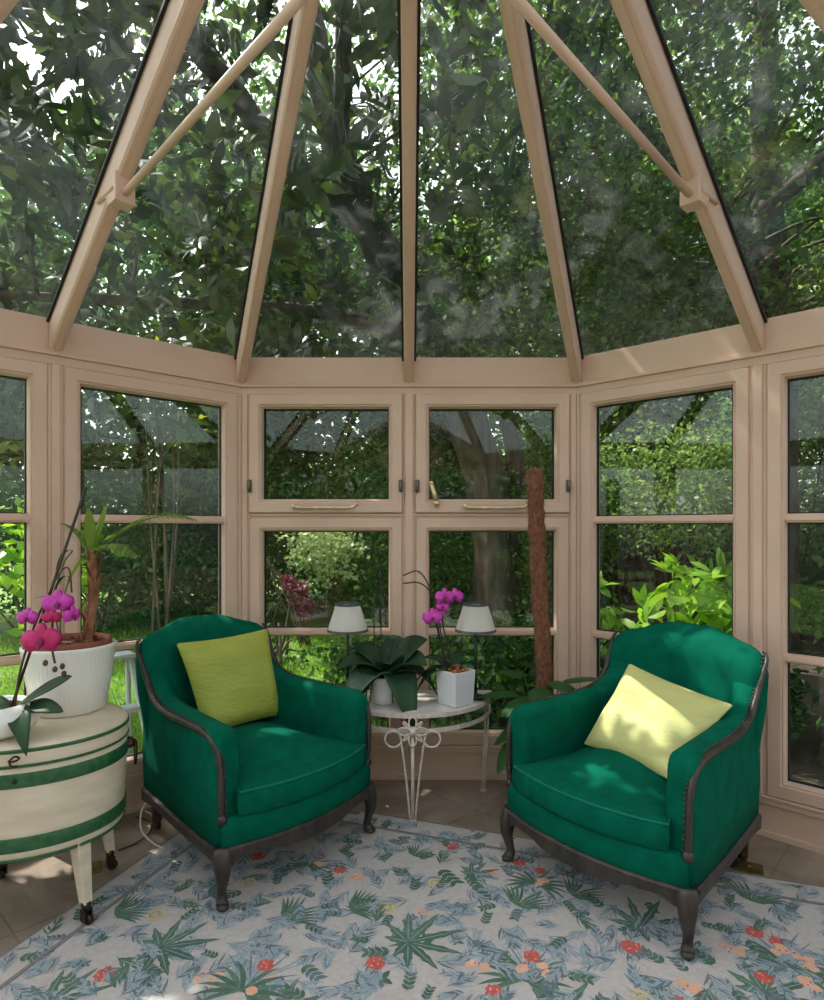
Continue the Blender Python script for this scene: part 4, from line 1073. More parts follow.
for bx, by, bz, ang, ln, wd, tl in ((0.08, -0.03, 0.615, -0.15, 0.19, 0.10, 0.35), (0.055, -0.05, 0.62, -0.9, 0.12, 0.08, -0.2), (-0.09, -0.07, 0.55, -2.6, 0.19, 0.14, -0.1), (-0.12, -0.06, 0.43, -2.9, 0.16, 0.12, -0.4), (-0.05, -0.10, 0.60, -1.8, 0.16, 0.12, -0.1), (-0.15, 0.0, 0.55, 3.0, 0.2, 0.13, 0.1),
                                    (-0.17, -0.10, 0.36, -2.4, 0.14, 0.10, -0.7), (0.02, -0.07, 0.63, -1.3, 0.13, 0.10, 0.05), (0.03, 0.06, 0.5, 1.0, 0.14, 0.12, 0.2), (-0.1, 0.06, 0.62, 2.4, 0.15, 0.12, 0.3), (-0.06, -0.05, 0.50, -2.1, 0.2, 0.15, -0.2)):
    mb = MB(); heart(mb, (bx, by, bz), ang, ln, wd, tl)
    mb.tube(spline([(0.02 * math.cos(ang), 0.02 * math.sin(ang), 0.21), (bx * 0.6, by * 0.6, bz * 0.75), (bx, by, bz)], 4), 0.004, 5)
    mb.build('leaf', M['philo'], t)

# ------------------------------------------------------------------ small things on the floor
for x, y, rz, lab in ((-1.30, 2.46, 0.5, 'tarnished brass floor socket plate under the barrel chest'), (1.375, 2.475, -0.5, 'tarnished brass floor socket plate beside the rear leg of the armchair near the moss pole')):
    t = thing('floor_socket', lab, 'socket', (x, y, 0), rz, 'floor sockets')
    mb = MB(); mb.box((-0.055, -0.045, 0.0), (0.055, 0.045, 0.006)); mb.build('cover_plate', M['oldbrass'], t, bevel=0.002)
    mb = MB(); mb.box((-0.040, -0.032, 0.006), (0.040, 0.032, 0.009)); mb.lathe([(0.010, 0.009), (0.010, 0.012), (0.001, 0.012)], 12, cap0=False); mb.build('flap', M['oldbrass'], t)
t = thing('power_plug', 'black plug and adaptor on the floor socket behind the armchair near the moss pole', 'plug', (1.315, 2.50, 0.0), -0.5)
mb = MB(); mb.box((-0.028, -0.022, 0.0), (0.028, 0.022, 0.045)); mb.build('adaptor', M['blackplastic'], t, bevel=0.005)
mb = MB(); mb.tube(spline([(0, 0, 0.045), (0.01, 0.03, 0.06), (0.03, 0.07, 0.02), (0.05, 0.12, 0.006)], 5), 0.004, 6); mb.build('lead', M['blackplastic'], t)
mb = MB()
mb.tube(spline([(-1.045, 2.60, 0.013), (-1.10, 2.63, 0.02), (-1.165, 2.66, 0.06), (-1.185, 2.70, 0.12), (-1.165, 2.73, 0.155), (-1.135, 2.75, 0.14), (-1.13, 2.77, 0.07), (-1.16, 2.83, 0.012), (-1.24, 2.93, 0.006), (-1.28, 2.96, 0.006)], 6), 0.0042, 7)
tag(mb.build('power_cable', M['cable']), 'white power cable looping up behind the rear leg of the armchair by the barrel', 'cable')
mb = MB()
mb.tube(spline([(-1.24, 2.60, 0.006), (-1.19, 2.66, 0.006), (-1.17, 2.76, 0.008), (-1.22, 2.86, 0.006), (-1.30, 2.90, 0.006)], 6), 0.0035, 7)
tag(mb.build('power_cable', M['stemdark']), 'thin dark power cable lying on the stone floor beside the barrel chest', 'cable')

# ------------------------------------------------------------------ garden
GZ = -0.10
NR = np.random.default_rng(4)
# gaps in the leaves through which the sun reaches these spots (point, radius)
SUNSPOTS = [((0.985, 2.44, 0.66), 0.075), ((0.90, 2.50, 0.60), 0.06), ((1.06, 2.36, 0.60), 0.06), ((0.86, 2.55, 0.55), 0.05), ((1.10, 2.47, 0.70), 0.055), ((0.95, 2.36, 0.52), 0.04), ((0.72, 2.30, 0.43), 0.065), ((0.80, 2.20, 0.43), 0.04),
            ((-0.53, 2.72, 0.44), 0.075), ((-0.60, 2.62, 0.43), 0.035), ((-1.00, 2.46, 0.01), 0.085), ((-0.97, 2.33, 0.01), 0.06), ((1.20, 2.72, 0.90), 0.045), ((-0.27, 2.01, 0.01), 0.045), ((0.19, 1.97, 0.01), 0.04), ((-0.08, 3.05, 0.0), 0.04),
            ((1.29, 2.60, 0.68), 0.05), ((-1.17, 2.75, 0.66), 0.04), ((-1.07, 2.90, 0.85), 0.05), ((0.44, 2.62, 0.65), 0.045)]
LAWNSPOTS = [((x, y, GZ), r_) for x, y, r_ in ((-1.3, 6.0, .5), (-1.9, 6.6, .5), (-0.9, 6.8, .4), (-1.5, 7.4, .5), (-3.0, 4.6, .6), (-3.6, 5.4, .6), (-4.4, 5.0, .6), (-4.0, 6.2, .6), (-5.0, 6.6, .7), (-2.6, 5.6, .5), (-2.4, 3.9, .4))]
BUSHSPOTS = [(q, r_) for q, r_ in (((3.1, 7.9, 2.4), 1.0), ((4.2, 7.9, 2.4), 1.0), ((1.6, 4.3, 1.0), .35), ((2.2, 4.2, 1.0), .4), ((-1.5, 7.4, 1.4), .5), ((-1.0, 7.4, 1.3), .4), ((-4.1, 4.5, 1.2), .6), ((-2.5, 4.15, 1.3), .3), ((-2.9, 7.1, 3.0), .5), ((5.0, 5.4, 2.2), .6))]
def carve(P):
    S = np.array(SUN); keep = np.ones(len(P), bool)
    for (q, r_), f in [(s, 0.2) for s in SUNSPOTS] + [(s, 0.2) for s in LAWNSPOTS] + [(s, 1.3) for s in BUSHSPOTS]:
        d = P - np.array(q); t = d @ S; dist = np.linalg.norm(d - t[:, None] * S, axis=1)
        keep &= ~((t > f) & (dist < r_ + 0.03))
    return keep
def outside_house(P, m=0.12):
    d = P[:, :2] - np.array([0, 1.22]); ang = np.arctan2(d[:, 0], d[:, 1]); r_ = np.linalg.norm(d, axis=1)
    k = np.round(ang / (PI / 4)) * (PI / 4); ap = r_ * np.cos(ang - k)
    top = 2.33 + (2.20 - ap) * 0.60
    return ~((ap < 2.27 + m) & (P[:, 2] < top + m + 0.08))
def unit(a): return a / np.maximum(1e-9, np.linalg.norm(a, axis=1, keepdims=True))

def leaf_mesh(name, P, D, N, L, W, m, parent, kind=6, check=True):
    """one mesh of many leaves: P base points, D directions, N face normals, L lengths, W widths"""
    if check:
        mid = P + D * (L * 0.5)[:, None]
        k = outside_house(P) & outside_house(mid) & carve(mid) & (P[:, 2] > GZ + 0.01)
        P, D, N, L, W = P[k], D[k], N[k], L[k], W[k]
    S = unit(np.cross(D, N)); N = np.cross(S, D); n = len(P)
    if kind == 6:
        tab = [(0, 0, 0), (.30, -.42, .05), (.30, .42, .05), (.68, -.40, .02), (.68, .40, .02), (1, 0, -.10)]
        fc = np.array([0, 2, 1, 1, 2, 4, 3, 3, 4, 5]); ls = [3, 4, 3]
    else:
        tab = [(0, 0, 0), (.45, -.5, .03), (.45, .5, .03), (1, 0, -.06)]
        fc = np.array([0, 2, 3, 1]); ls = [4]
    nv = len(tab); V = np.empty((n, nv, 3))
    for i, (a, b, c) in enumerate(tab):
        V[:, i] = P + D * (a * L)[:, None] + S * (b * W)[:, None] + N * (c * L)[:, None]
    idx = (np.arange(n) * nv)[:, None] + fc[None]
    me = bpy.data.meshes.new(name)
    me.vertices.add(n * nv); me.vertices.foreach_set('co', V.reshape(-1))
    me.loops.add(idx.size); me.loops.foreach_set('vertex_index', idx.reshape(-1).astype(np.int32))
    ln = np.tile(np.array(ls), n); st = np.concatenate([[0], np.cumsum(ln)[:-1]])
    me.polygons.add(len(ln)); me.polygons.foreach_set('loop_start', st.astype(np.int32)); me.polygons.foreach_set('loop_total', ln.astype(np.int32))
    me.update(calc_edges=True); me.validate()
    me.materials.append(m)
    o = bpy.data.objects.new(name, me); C.objects.link(o)
    if parent:
        o.parent = parent; o.matrix_parent_inverse = Matrix.Translation(-Vector(parent.location))
    return o

def in_ellipsoids(n, ells, shell=0.0):
    vol = np.array([e[1][0] * e[1][1] * e[1][2] for e in ells]); ch = NR.choice(len(ells), n, p=vol / vol.sum())
    d = unit(NR.normal(size=(n, 3))); r_ = NR.random(n) ** (1 / 3)
    r_ = shell + (1 - shell) * r_
    c = np.array([e[0] for e in ells])[ch]; R_ = np.array([e[1] for e in ells])[ch]
    return c + d * r_[:, None] * R_

def rosettes(C0, per, spread=0.04, droop=0.35, L=(0.13, 0.21), aspect=0.40):
    """whorls of long leaves at twig ends, as a magnolia carries them"""
    n = len(C0); ax = unit(NR.normal(size=(n, 3)) * 0.7 + np.array([0, 0, 0.5]))
    P = np.repeat(C0, per, 0); A = np.repeat(ax, per, 0)
    r_ = unit(NR.normal(size=P.shape)); side = unit(r_ - A * np.sum(r_ * A, 1)[:, None])
    D = unit(side + A * NR.uniform(-0.1, 0.9, (len(P), 1)) - np.array([0, 0, droop]) * NR.uniform(0.3, 1.6, (len(P), 1)))
    N = unit(A + NR.normal(size=P.shape) * 0.35)
    P = P + NR.normal(size=P.shape) * spread
    l = NR.uniform(L[0], L[1], len(P)); return P, D, N, l, l * aspect * NR.uniform(0.85, 1.15, len(P))
def sprays(C0, per, sig, L, aspect=0.6, up=0.8, flat=0.5):
    """leaves in flattish sprays about each twig"""
    n = len(C0); P = np.repeat(C0, per, 0) + NR.normal(size=(n * per, 3)) * np.array([sig, sig, sig * flat])
    out = np.repeat(unit(NR.normal(size=(n, 3)) * np.array([1, 1, 0.2])), per, 0)
    D = unit(out * 0.8 + NR.normal(size=P.shape) * 0.7 + np.array([0, 0, -0.25])); N = unit(NR.normal(size=P.shape) * 0.6 + np.array([0, 0, up]))
    l = NR.uniform(L[0], L[1], len(P)); return P, D, N, l, l * aspect

def limb(mb, pts, r0, r1, n=9):
    sp = spline(pts, 5); k = len(sp) - 1
    q = [p + Vector((rnd.uniform(-1, 1), rnd.uniform(-1, 1), rnd.uniform(-1, 1))) * r0 * 0.12 for p in sp]
    mb.tube(q, [r0 + (r1 - r0) * i / k for i in range(k + 1)], n)
    return sp
def twigs(mb, sp, targets, r=0.02):
    """thin branches from the nearest place on a limb to foliage"""
    for tg in targets:
        tg = Vector(tg); b = min(sp, key=lambda p: (p - tg).length + max(0, p.z - tg.z) * 2)
        m_ = b.lerp(tg, 0.5) + Vector((rnd.uniform(-.2, .2), rnd.uniform(-.2, .2), rnd.uniform(0, .35)))
        if not all(outside_house(np.array([list(b.lerp(m_, k / 4)) for k in range(5)] + [list(m_.lerp(tg, k / 4)) for k in range(5)]), 0.15)): continue
        mb.tube(spline([b, m_, tg], 4), [r * (1 - 0.09 * i) for i in range(9)], 6)

# ground
mb = MB(); mb.box((-16, 2.0, GZ - 0.1), (2.2, 26, GZ)); mb.box((-16, -7, GZ - 0.1), (-2.35, 2.0, GZ)); struct(mb.build('ground_lawn', M['lawn']))
mb = MB(); mb.box((2.2, 2.0, GZ - 0.1), (18, 26, GZ - 0.002)); mb.box((2.35, -7, GZ - 0.1), (18, 2.0, GZ - 0.002)); struct(mb.build('ground_bed', M['earth']))
mb = MB(); mb.box((-2.9, -7, GZ - 0.05), (2.9, 1.2, GZ - 0.001))
mb.add([F_LEFT.p(-0.5, 0.1, GZ + 0.012), F_LEFT.p(F_LEFT.L + 0.2, 0.1, GZ + 0.012), F_LEFT.p(F_LEFT.L + 0.2, 0.75, GZ + 0.012), F_LEFT.p(-0.5, 0.75, GZ + 0.012)], [(0, 1, 2, 3)])
struct(mb.build('ground_paving', M['paving']))
mb = MB()
for i in range(8):
    f = Face(PTS[i], PTS[(i + 1) % 8]); f.box(mb, -0.02, f.L + 0.02, 0.0, 0.10, GZ - 0.05, -0.001)
struct(mb.build('trim_plinth', M['paving']))
# grass blades on the part of the lawn in view
n = 16000
P = np.column_stack([NR.uniform(-5.5, 1.5, n), NR.uniform(3.6, 8.6, n), np.full(n, GZ)])
k = (np.abs(P[:, 0]) - 0.92 + (P[:, 1] - 3.353) * 1.08 > 1.1) | (P[:, 1] > 4.2); P = P[k]; n = len(P)
D = unit(NR.normal(size=(n, 3)) * 0.45 + np.array([0, 0, 1])); N = unit(NR.normal(size=(n, 3)) * np.array([1, 1, .2]))
P[:, 2] += 0.012
g = leaf_mesh('lawn_grass', P, D, N, NR.uniform(0.05, 0.10, n), np.full(n, 0.012), M['grass'], None, 4, False)
tag(g, 'short sunlit green lawn beyond the left hand windows', 'grass', kind='stuff')

# the big magnolia leaning over the roof
t = thing('magnolia_tree', 'large leaning magnolia with long glossy leaves hanging over the left half of the glass roof', 'tree', (1.15, 8.2, GZ))
ell = [((-1.2, 5.2, 5.6), (3.4, 3.0, 2.3)), ((-4.4, 3.9, 5.0), (2.4, 3.0, 2.2)), ((-0.4, 6.8, 4.4), (2.2, 1.8, 1.7)), ((-2.6, 6.0, 3.6), (2.0, 1.6, 1.5)), ((-1.6, 2.6, 6.6), (3.2, 2.4, 1.6)), ((-4.6, 5.6, 3.2), (1.6, 1.8, 1.4)), ((-2.8, 4.6, 6.8), (3.0, 3.0, 2.0))]
C0 = np.concatenate([in_ellipsoids(1850, ell), in_ellipsoids(110, [((-3.75, 4.3, 6.5), (0.8, 0.75, 0.6))])])  # small dense leaf cluster added out of view to keep sun off the rug
leaf_mesh('foliage', *rosettes(C0, 9, .05, .45, (.16, .27), .38), M['leaf_magnolia'], t)
mb = MB(); inv = Vector(t.location)
sp = limb(mb, [(1.15, 8.2, GZ), (1.10, 8.1, 1.3), (0.72, 7.8, 2.8), (-0.08, 7.3, 4.2), (-0.62, 6.7, 5.1), (-1.0, 6.2, 6.4), (-1.3, 5.8, 7.6)], 0.33, 0.10, 12)
s2 = limb(mb, [(-0.55, 6.8, 4.95), (-1.15, 6.2, 5.05), (-1.7, 5.6, 5.5), (-2.3, 4.8, 5.7), (-3.4, 4.0, 5.6)], 0.15, 0.05)
s3 = limb(mb, [(-0.75, 6.6, 5.4), (-0.6, 5.6, 5.9), (-0.5, 4.4, 6.1), (-1.0, 3.2, 6.5)], 0.10, 0.04)
s4 = limb(mb, [(0.2, 7.5, 3.7), (-0.9, 7.2, 3.9), (-2.2, 6.6, 3.8), (-4.0, 5.8, 3.6)], 0.10, 0.04)
twigs(mb, sp[8:] + s2 + s3 + s4, [c for c in C0[::26] if outside_house(np.array([c]), 0.3)[0]], 0.022)
mb.v = [tuple(Vector(v) - inv) for v in mb.v]; mb.build('trunk', M['bark'], t)

def tree(name, label, base, trunk_pts, r0, ells, ncl, fn, leafm, kind=4, extra=(), shell=0.0, ntw=50, cat='tree', group=None):
    t = thing(name, label, cat, base, group=group); inv = Vector(base)
    C0 = in_ellipsoids(ncl, ells, shell); C0 = C0[C0[:, 2] > GZ + 0.05]
    leaf_mesh('foliage', *fn(C0), M[leafm], t, kind)
    mb = MB(); sp = limb(mb, trunk_pts, r0, r0 * 0.3)
    for e in extra: sp = sp + limb(mb, e, r0 * 0.45, r0 * 0.12)
    if ntw: twigs(mb, sp[4:], [c for c in C0[:: max(1, len(C0) // ntw)] if outside_house(np.array([c]), 0.3)[0]], r0 * 0.1)
    mb.v = [tuple(Vector(v) - inv) for v in mb.v]; mb.build('trunk', M['bark'], t)
    return t

tree('beech_tree', 'tall fine leaved green tree overhanging the right half of the glass roof', (4.6, 7.6, GZ), [(4.6, 7.6, GZ), (4.5, 7.4, 2.5), (4.0, 6.8, 4.6), (3.6, 6.2, 6.6), (3.4, 5.8, 8.6)], 0.24,
     [((3.4, 5.6, 5.6), (2.9, 3.2, 2.6)), ((1.4, 6.4, 5.2), (1.8, 2.4, 2.2)), ((5.2, 3.4, 4.8), (2.2, 2.8, 2.2)), ((2.2, 6.6, 3.6), (2.2, 1.6, 1.2)), ((2.6, 3.6, 6.8), (2.6, 2.2, 1.7))], 4300, lambda c: sprays(c, 22, 0.16, (0.06, 0.095), 0.62), 'leaf_fine', 4,
     extra=([(4.2, 7.0, 4.0), (3.2, 6.2, 4.6), (2.0, 5.6, 5.2), (1.2, 5.2, 5.8)], [(3.9, 6.7, 4.9), (4.4, 5.2, 5.2), (4.8, 3.8, 5.4)]), ntw=90)
tree('bay_tree', 'mid green tree with broader leaves standing behind the centre roof panes', (1.9, 10.6, GZ), [(1.9, 10.6, GZ), (1.8, 10.4, 2.5), (1.2, 10.0, 5.0), (0.8, 9.6, 8.0)], 0.2,
     [((0.7, 9.4, 6.4), (3.0, 2.0, 3.6)), ((2.6, 9.4, 8.2), (3.2, 2.0, 2.8)), ((-2.2, 10.2, 7.4), (2.6, 1.8, 3.0))], 1900, lambda c: sprays(c, 16, 0.24, (0.11, 0.17), 0.5), 'leaf_mid', 4, ntw=40)
# the wall of trees round the garden
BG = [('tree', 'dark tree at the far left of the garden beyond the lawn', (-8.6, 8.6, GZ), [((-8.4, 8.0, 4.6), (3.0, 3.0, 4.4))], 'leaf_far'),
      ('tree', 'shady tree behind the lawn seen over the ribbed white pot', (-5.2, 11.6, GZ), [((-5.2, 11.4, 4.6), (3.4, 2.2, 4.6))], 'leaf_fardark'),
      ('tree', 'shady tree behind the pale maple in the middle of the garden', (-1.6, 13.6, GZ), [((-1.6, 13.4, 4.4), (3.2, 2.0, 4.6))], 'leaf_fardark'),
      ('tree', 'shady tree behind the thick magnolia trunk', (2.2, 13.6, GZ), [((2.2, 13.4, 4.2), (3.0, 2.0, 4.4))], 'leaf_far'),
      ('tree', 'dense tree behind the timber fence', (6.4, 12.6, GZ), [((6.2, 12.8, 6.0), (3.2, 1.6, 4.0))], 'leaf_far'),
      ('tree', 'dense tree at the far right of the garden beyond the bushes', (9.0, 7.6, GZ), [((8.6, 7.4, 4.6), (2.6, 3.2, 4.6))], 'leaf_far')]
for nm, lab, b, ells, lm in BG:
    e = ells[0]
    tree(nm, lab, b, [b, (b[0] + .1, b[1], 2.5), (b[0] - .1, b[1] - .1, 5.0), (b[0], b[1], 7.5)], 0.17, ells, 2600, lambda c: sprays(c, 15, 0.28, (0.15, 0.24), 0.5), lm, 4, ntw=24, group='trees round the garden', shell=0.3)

def shrub(name, label, base, ells, ncl, fn, leafm, kind=4, nst=6, group=None, r=0.02):
    t = thing(name, label, 'shrub', base, group=group); inv = Vector(base)
    C0 = in_ellipsoids(ncl, ells, 0.15); C0 = C0[C0[:, 2] > GZ + 0.05]
    leaf_mesh('foliage', *fn(C0), M[leafm], t, kind)
    for q in C0[:: max(1, len(C0) // nst)][:nst]:
        q = Vector(q); mb = MB(); b0 = Vector(base) + Vector((rnd.uniform(-.1, .1), rnd.uniform(-.1, .1), 0)); m_ = b0.lerp(q, .5) + Vector((rnd.uniform(-.1, .1), rnd.uniform(-.1, .1), .1))
        if not all(outside_house(np.array([list(b0), list(m_), list(q)]), 0.05)): continue
        mb.tube(spline([b0 - inv, m_ - inv, q - inv], 4), [r * (1 - 0.08 * i) for i in range(9)], 6); mb.build('stem', M['bark'], t)
    return t
sm = lambda per, sig, L, asp=0.55: (lambda c: sprays(c, per, sig, L, asp))
# left: yellow-green fern bush, bushes at the lawn edge
shrub('shrub', 'yellow green feathery bush outside the leftmost window', (-4.15, 4.6, GZ), [((-4.1, 4.6, 0.75), (0.75, 0.8, 0.85))], 260, sm(16, .10, (.08, .16), .22), 'leaf_yellow')
shrub('shrub', 'bright broad leaved bush outside behind the potted palm', (-2.55, 4.15, GZ), [((-2.52, 4.15, 1.05), (0.35, 0.3, 0.55))], 60, sm(7, .08, (.07, .12), .75), 'leaf_bright')
shrub('shrub', 'dark shrub at the far lawn edge above the armchair beside the barrel', (-4.4, 8.8, GZ), [((-4.4, 8.8, 0.9), (1.6, 0.8, 1.2))], 420, sm(16, .14, (.07, .12)), 'leaf_dark')
shrub('shrub', 'tall dark shrub left of centre at the far edge of the lawn', (-2.5, 9.6, GZ), [((-2.5, 9.6, 1.2), (1.1, 0.8, 1.6))], 380, sm(16, .14, (.07, .12)), 'leaf_dark')
shrub('shrub', 'tall bare stemmed shrub with yellowish tips on the lawn outside the left window', (-2.9, 7.2, GZ), [((-2.9, 7.2, 2.7), (0.5, 0.5, 0.7))], 60, sm(9, .12, (.06, .11)), 'leaf_yellow')
shrub('maple', 'pale sunlit maple with layered cream green leaves seen above the left table lamp', (-1.30, 7.6, GZ), [((-1.40, 7.5, 1.20), (0.72, 0.5, 0.36)), ((-1.55, 7.4, 0.85), (0.55, 0.4, 0.22)), ((-0.95, 7.6, 1.05), (0.4, 0.4, 0.3))], 230, sm(16, .12, (.05, .09), .7), 'leaf_pale')
shrub('shrub', 'round purple leaved bush below the pale maple', (-1.42, 6.5, GZ), [((-1.45, 6.5, 0.56), (0.38, 0.32, 0.30))], 380, sm(14, .06, (.05, .08), .6), 'leaf_purple')
shrub('shrub', 'low dark bush under the purple leaved bush', (-1.5, 6.6, GZ), [((-1.5, 6.6, 0.16), (0.5, 0.35, 0.26))], 160, sm(14, .09, (.05, .08)), 'leaf_dark')
shrub('shrub', 'green bush behind the centre mullion of the front windows', (-0.1, 8.2, GZ), [((-0.1, 8.3, 0.85), (0.75, 0.6, 1.05))], 300, sm(15, .12, (.06, .10)), 'leaf_mid')
shrub('shrub', 'green climber clad bush right of the magnolia trunk', (1.95, 7.4, GZ), [((1.95, 7.5, 1.2), (0.65, 0.5, 1.4))], 360, sm(15, .11, (.06, .10)), 'leaf_mid')
shrub('shrub', 'leafy bush close outside the window between the lamp and the moss pole', (0.62, 4.5, GZ), [((0.62, 4.6, 0.25), (0.55, 0.4, 0.5))], 200, sm(13, .09, (.06, .10)), 'leaf_dark')
shrub('shrub', 'low leafy bush close outside the window behind the big leaved orchid', (-0.25, 4.9, GZ), [((-0.25, 4.9, 0.22), (0.5, 0.4, 0.42))], 150, sm(13, .09, (.06, .10)), 'leaf_mid')
# right: glossy bright shrub and dark undergrowth
shrub('shrub', 'bright glossy leaved shrub outside behind the armchair with the tilted cushion', (1.85, 4.35, GZ), [((1.85, 4.35, 0.72), (0.62, 0.36, 0.42)), ((2.25, 4.2, 0.8), (0.4, 0.3, 0.4))], 70, lambda c: rosettes(c, 8, .03, .2, (.12, .19), .36), 'leaf_bright', 6)
shrub('shrub', 'dark low shrub beneath the bright glossy shrub on the right', (1.75, 4.25, GZ), [((1.75, 4.3, 0.25), (0.9, 0.5, 0.40))], 240, sm(14, .1, (.06, .1)), 'leaf_dark')
shrub('shrub', 'dense dark bush outside the rightmost window', (3.35, 3.6, GZ), [((3.35, 3.6, 0.95), (0.7, 0.8, 1.25))], 520, sm(15, .11, (.06, .1)), 'leaf_dark')
shrub('shrub', 'light green tall bush in front of the timber fence', (3.6, 8.2, GZ), [((3.6, 8.3, 1.9), (1.5, 0.7, 0.9))], 360, sm(15, .14, (.06, .1)), 'leaf_far')
shrub('shrub', 'light green bush behind the bush at the rightmost window', (5.4, 5.6, GZ), [((5.4, 5.6, 1.2), (1.0, 1.0, 1.5))], 360, sm(15, .13, (.07, .11)), 'leaf_mid')

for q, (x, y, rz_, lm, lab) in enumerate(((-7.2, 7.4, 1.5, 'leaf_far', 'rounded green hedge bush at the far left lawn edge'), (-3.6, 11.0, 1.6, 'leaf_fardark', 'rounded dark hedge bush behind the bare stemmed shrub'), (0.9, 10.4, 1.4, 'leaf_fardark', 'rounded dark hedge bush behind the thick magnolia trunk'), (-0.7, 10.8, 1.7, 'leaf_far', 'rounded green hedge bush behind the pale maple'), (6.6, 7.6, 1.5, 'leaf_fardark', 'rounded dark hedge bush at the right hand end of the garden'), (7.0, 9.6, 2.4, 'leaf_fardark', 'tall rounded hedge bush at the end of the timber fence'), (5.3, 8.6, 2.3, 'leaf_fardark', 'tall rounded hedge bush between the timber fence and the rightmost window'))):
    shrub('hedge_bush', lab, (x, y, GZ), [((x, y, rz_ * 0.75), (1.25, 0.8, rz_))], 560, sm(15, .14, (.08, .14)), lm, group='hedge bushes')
for x, y, lab in ((-3.4, -4.2, 'unseen hedge bush added behind the rear left corner to darken window reflections'), (-0.2, -5.2, 'unseen hedge bush added facing the rear opening to darken window reflections'), (3.2, -4.2, 'unseen hedge bush added behind the rear right corner to darken window reflections')):
    shrub('hedge_bush', lab, (x, y, GZ), [((x, y, 1.3), (2.0, 0.9, 1.9))], 520, sm(14, .18, (.12, .18)), 'leaf_mid', group='hedge bushes')  # unseen bushes added to cut bright sky reflections in the front panes
# timber fence
t = thing('fence', 'dark brown timber fence behind the bright shrub on the right', 'fence', (5.0, 11.2, GZ))
mb = MB()
for k in range(58):
    x = -3.5 + k * 0.122; mb.box((x, 0.0, 0.05), (x + 0.114, 0.025, 1.55 + 0.01 * (k % 3)))
mb.build('boards', M['fencewood'], t)
for x in (-3.5, -1.2, 1.1, 3.4):
    mb = MB(); mb.box((x, 0.03, 0), (x + 0.1, 0.13, 1.65)); mb.build('post', M['fencewood'], t)
# neighbouring house far behind the trees
t = thing('house', 'pale neighbouring house glimpsed through the trees above the fence', 'house', (6.8, 21.0, GZ))
mb = MB(); mb.box((-2.6, -3, 0), (2.6, 3, 4.6)); mb.build('walls', M['housewall'], t)
mb = MB(); mb.add([(-2.9, -3.3, 4.5), (2.9, -3.3, 4.5), (2.9, 3.3, 4.5), (-2.9, 3.3, 4.5), (-2.9, 0, 6.8), (2.9, 0, 6.8)], [(0, 1, 5, 4), (2, 3, 4, 5), (0, 4, 3), (1, 2, 5), (0, 3, 2, 1)]); mb.build('roof', M['roofslate'], t)
for x in (-1.6, 0.0, 1.6):
    mb = MB(); mb.box((x - 0.5, -3.05, 2.7), (x + 0.5, -2.98, 3.9)); w_ = mb.build('window', M['ceramic'], t)
    mb = MB(); mb.box((x - 0.42, -3.07, 2.78), (x + 0.42, -3.04, 3.82)); mb.build('pane', M['darkglass'], w_)
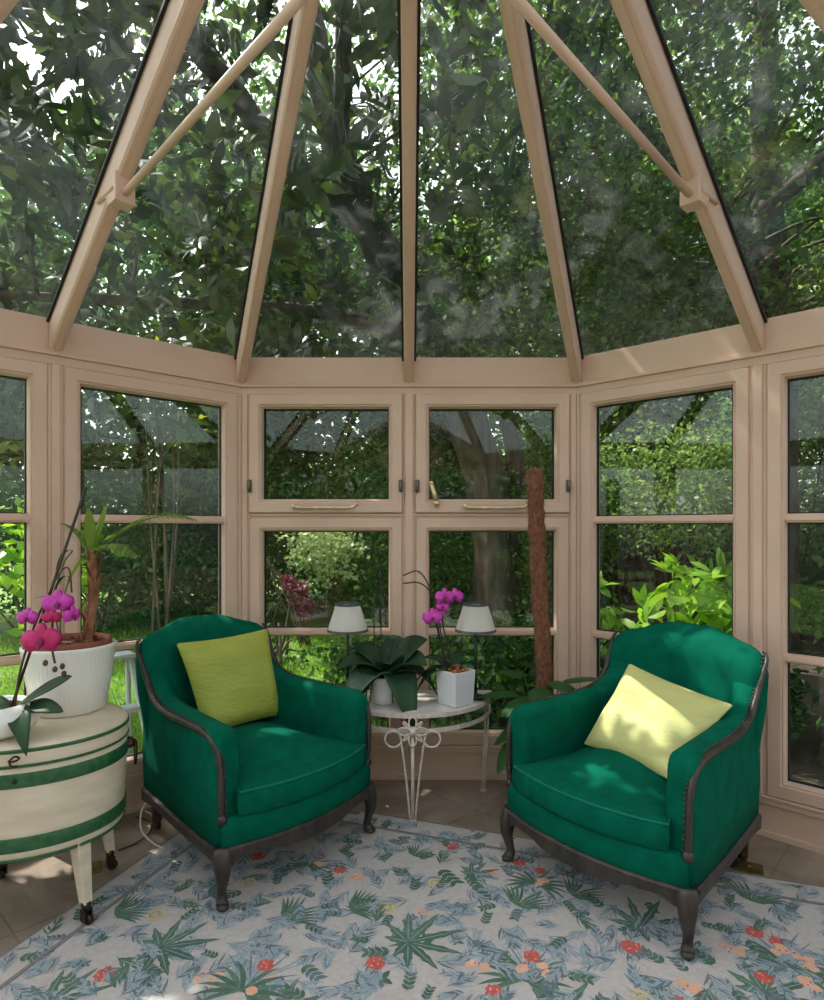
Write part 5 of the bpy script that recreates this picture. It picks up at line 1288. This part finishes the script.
# pale trestle outside the left window
t = thing('stepladder', 'pale grey folding stepladder outside the window between the barrel and the armchair', 'ladder', (-1.72, 3.42, GZ + 0.012), math.radians(43))
for sg, x in ((-1, -0.20), (1, 0.20)):
    mb = MB()
    a, b = Vector((x * 1.15, -0.20, 0)), Vector((x * 0.72, -0.02, 0.74)); mb.tube([a, b], 0.018, 8); mb.build('front_stile', M['ladder'], t)
    mb = MB(); a, b = Vector((x * 1.2, 0.28, 0)), Vector((x * 0.72, 0.02, 0.72)); mb.tube([a, b], 0.015, 8); mb.build('rear_stile', M['ladder'], t)
for z in (0.17, 0.44):
    w_ = 0.20 * (1.15 - 0.43 * z / 0.74); y = -0.20 + 0.18 * z / 0.74; mb = MB(); mb.box((-w_, y - 0.045, z), (w_, y + 0.045, z + 0.025)); mb.build('tread', M['ladder'], t)
mb = MB(); mb.box((-0.16, -0.07, 0.73), (0.16, 0.07, 0.755)); mb.build('top_cap', M['ladder'], t, bevel=0.008)

# ------------------------------------------------------------------ light
sc = bpy.context.scene
w = bpy.data.worlds.new('sky'); sc.world = w; w.use_nodes = True
nt = w.node_tree; nt.nodes.clear()
out = nt.nodes.new('ShaderNodeOutputWorld'); bg = nt.nodes.new('ShaderNodeBackground')
sky = nt.nodes.new('ShaderNodeTexSky'); sky.sky_type = 'NISHITA'; sky.sun_disc = False
sky.sun_elevation = math.asin(SUN.z); sky.sun_rotation = math.atan2(SUN.x, SUN.y)
sky.air_density = 1.2; sky.dust_density = 3.5
hs = nt.nodes.new('ShaderNodeHueSaturation'); hs.inputs['Saturation'].default_value = SKY_SAT
nt.links.new(sky.outputs[0], hs.inputs['Color']); nt.links.new(hs.outputs[0], bg.inputs['Color'])
bg.inputs['Strength'].default_value = SKY_STR; nt.links.new(bg.outputs[0], out.inputs[0])
L = bpy.data.lights.new('sun', 'SUN'); L.energy = SUN_E; L.angle = math.radians(0.3); L.color = (1.0, 0.95, 0.86)
lo_ = bpy.data.objects.new('sun', L); C.objects.link(lo_); lo_.rotation_euler = (-SUN).to_track_quat('-Z', 'Y').to_euler(); lo_.location = (-4, 4, 9)

cam = bpy.data.cameras.new('camera'); cam.sensor_fit = 'VERTICAL'; cam.sensor_height = 36; cam.lens = 610 / 1000 * 36
cam.shift_y = 0.028; cam.shift_x = 0.003; cam.clip_start = 0.05
co = bpy.data.objects.new('camera', cam); C.objects.link(co); co.location = (0, 0, EYE); co.rotation_euler = (PI / 2, 0, 0)
sc.camera = co
sc.view_settings.view_transform = 'Standard'; sc.view_settings.look = 'None'; sc.view_settings.gamma = 1.0
sc.view_settings.use_curve_mapping = False
sc.view_settings.exposure = EXPOSURE
cy = sc.cycles
cy.max_bounces = 10; cy.diffuse_bounces = 5; cy.glossy_bounces = 4; cy.transmission_bounces = 6; cy.transparent_max_bounces = 40
cy.caustics_reflective = False; cy.caustics_refractive = False; cy.use_denoising = True
cy.sample_clamp_indirect = 8
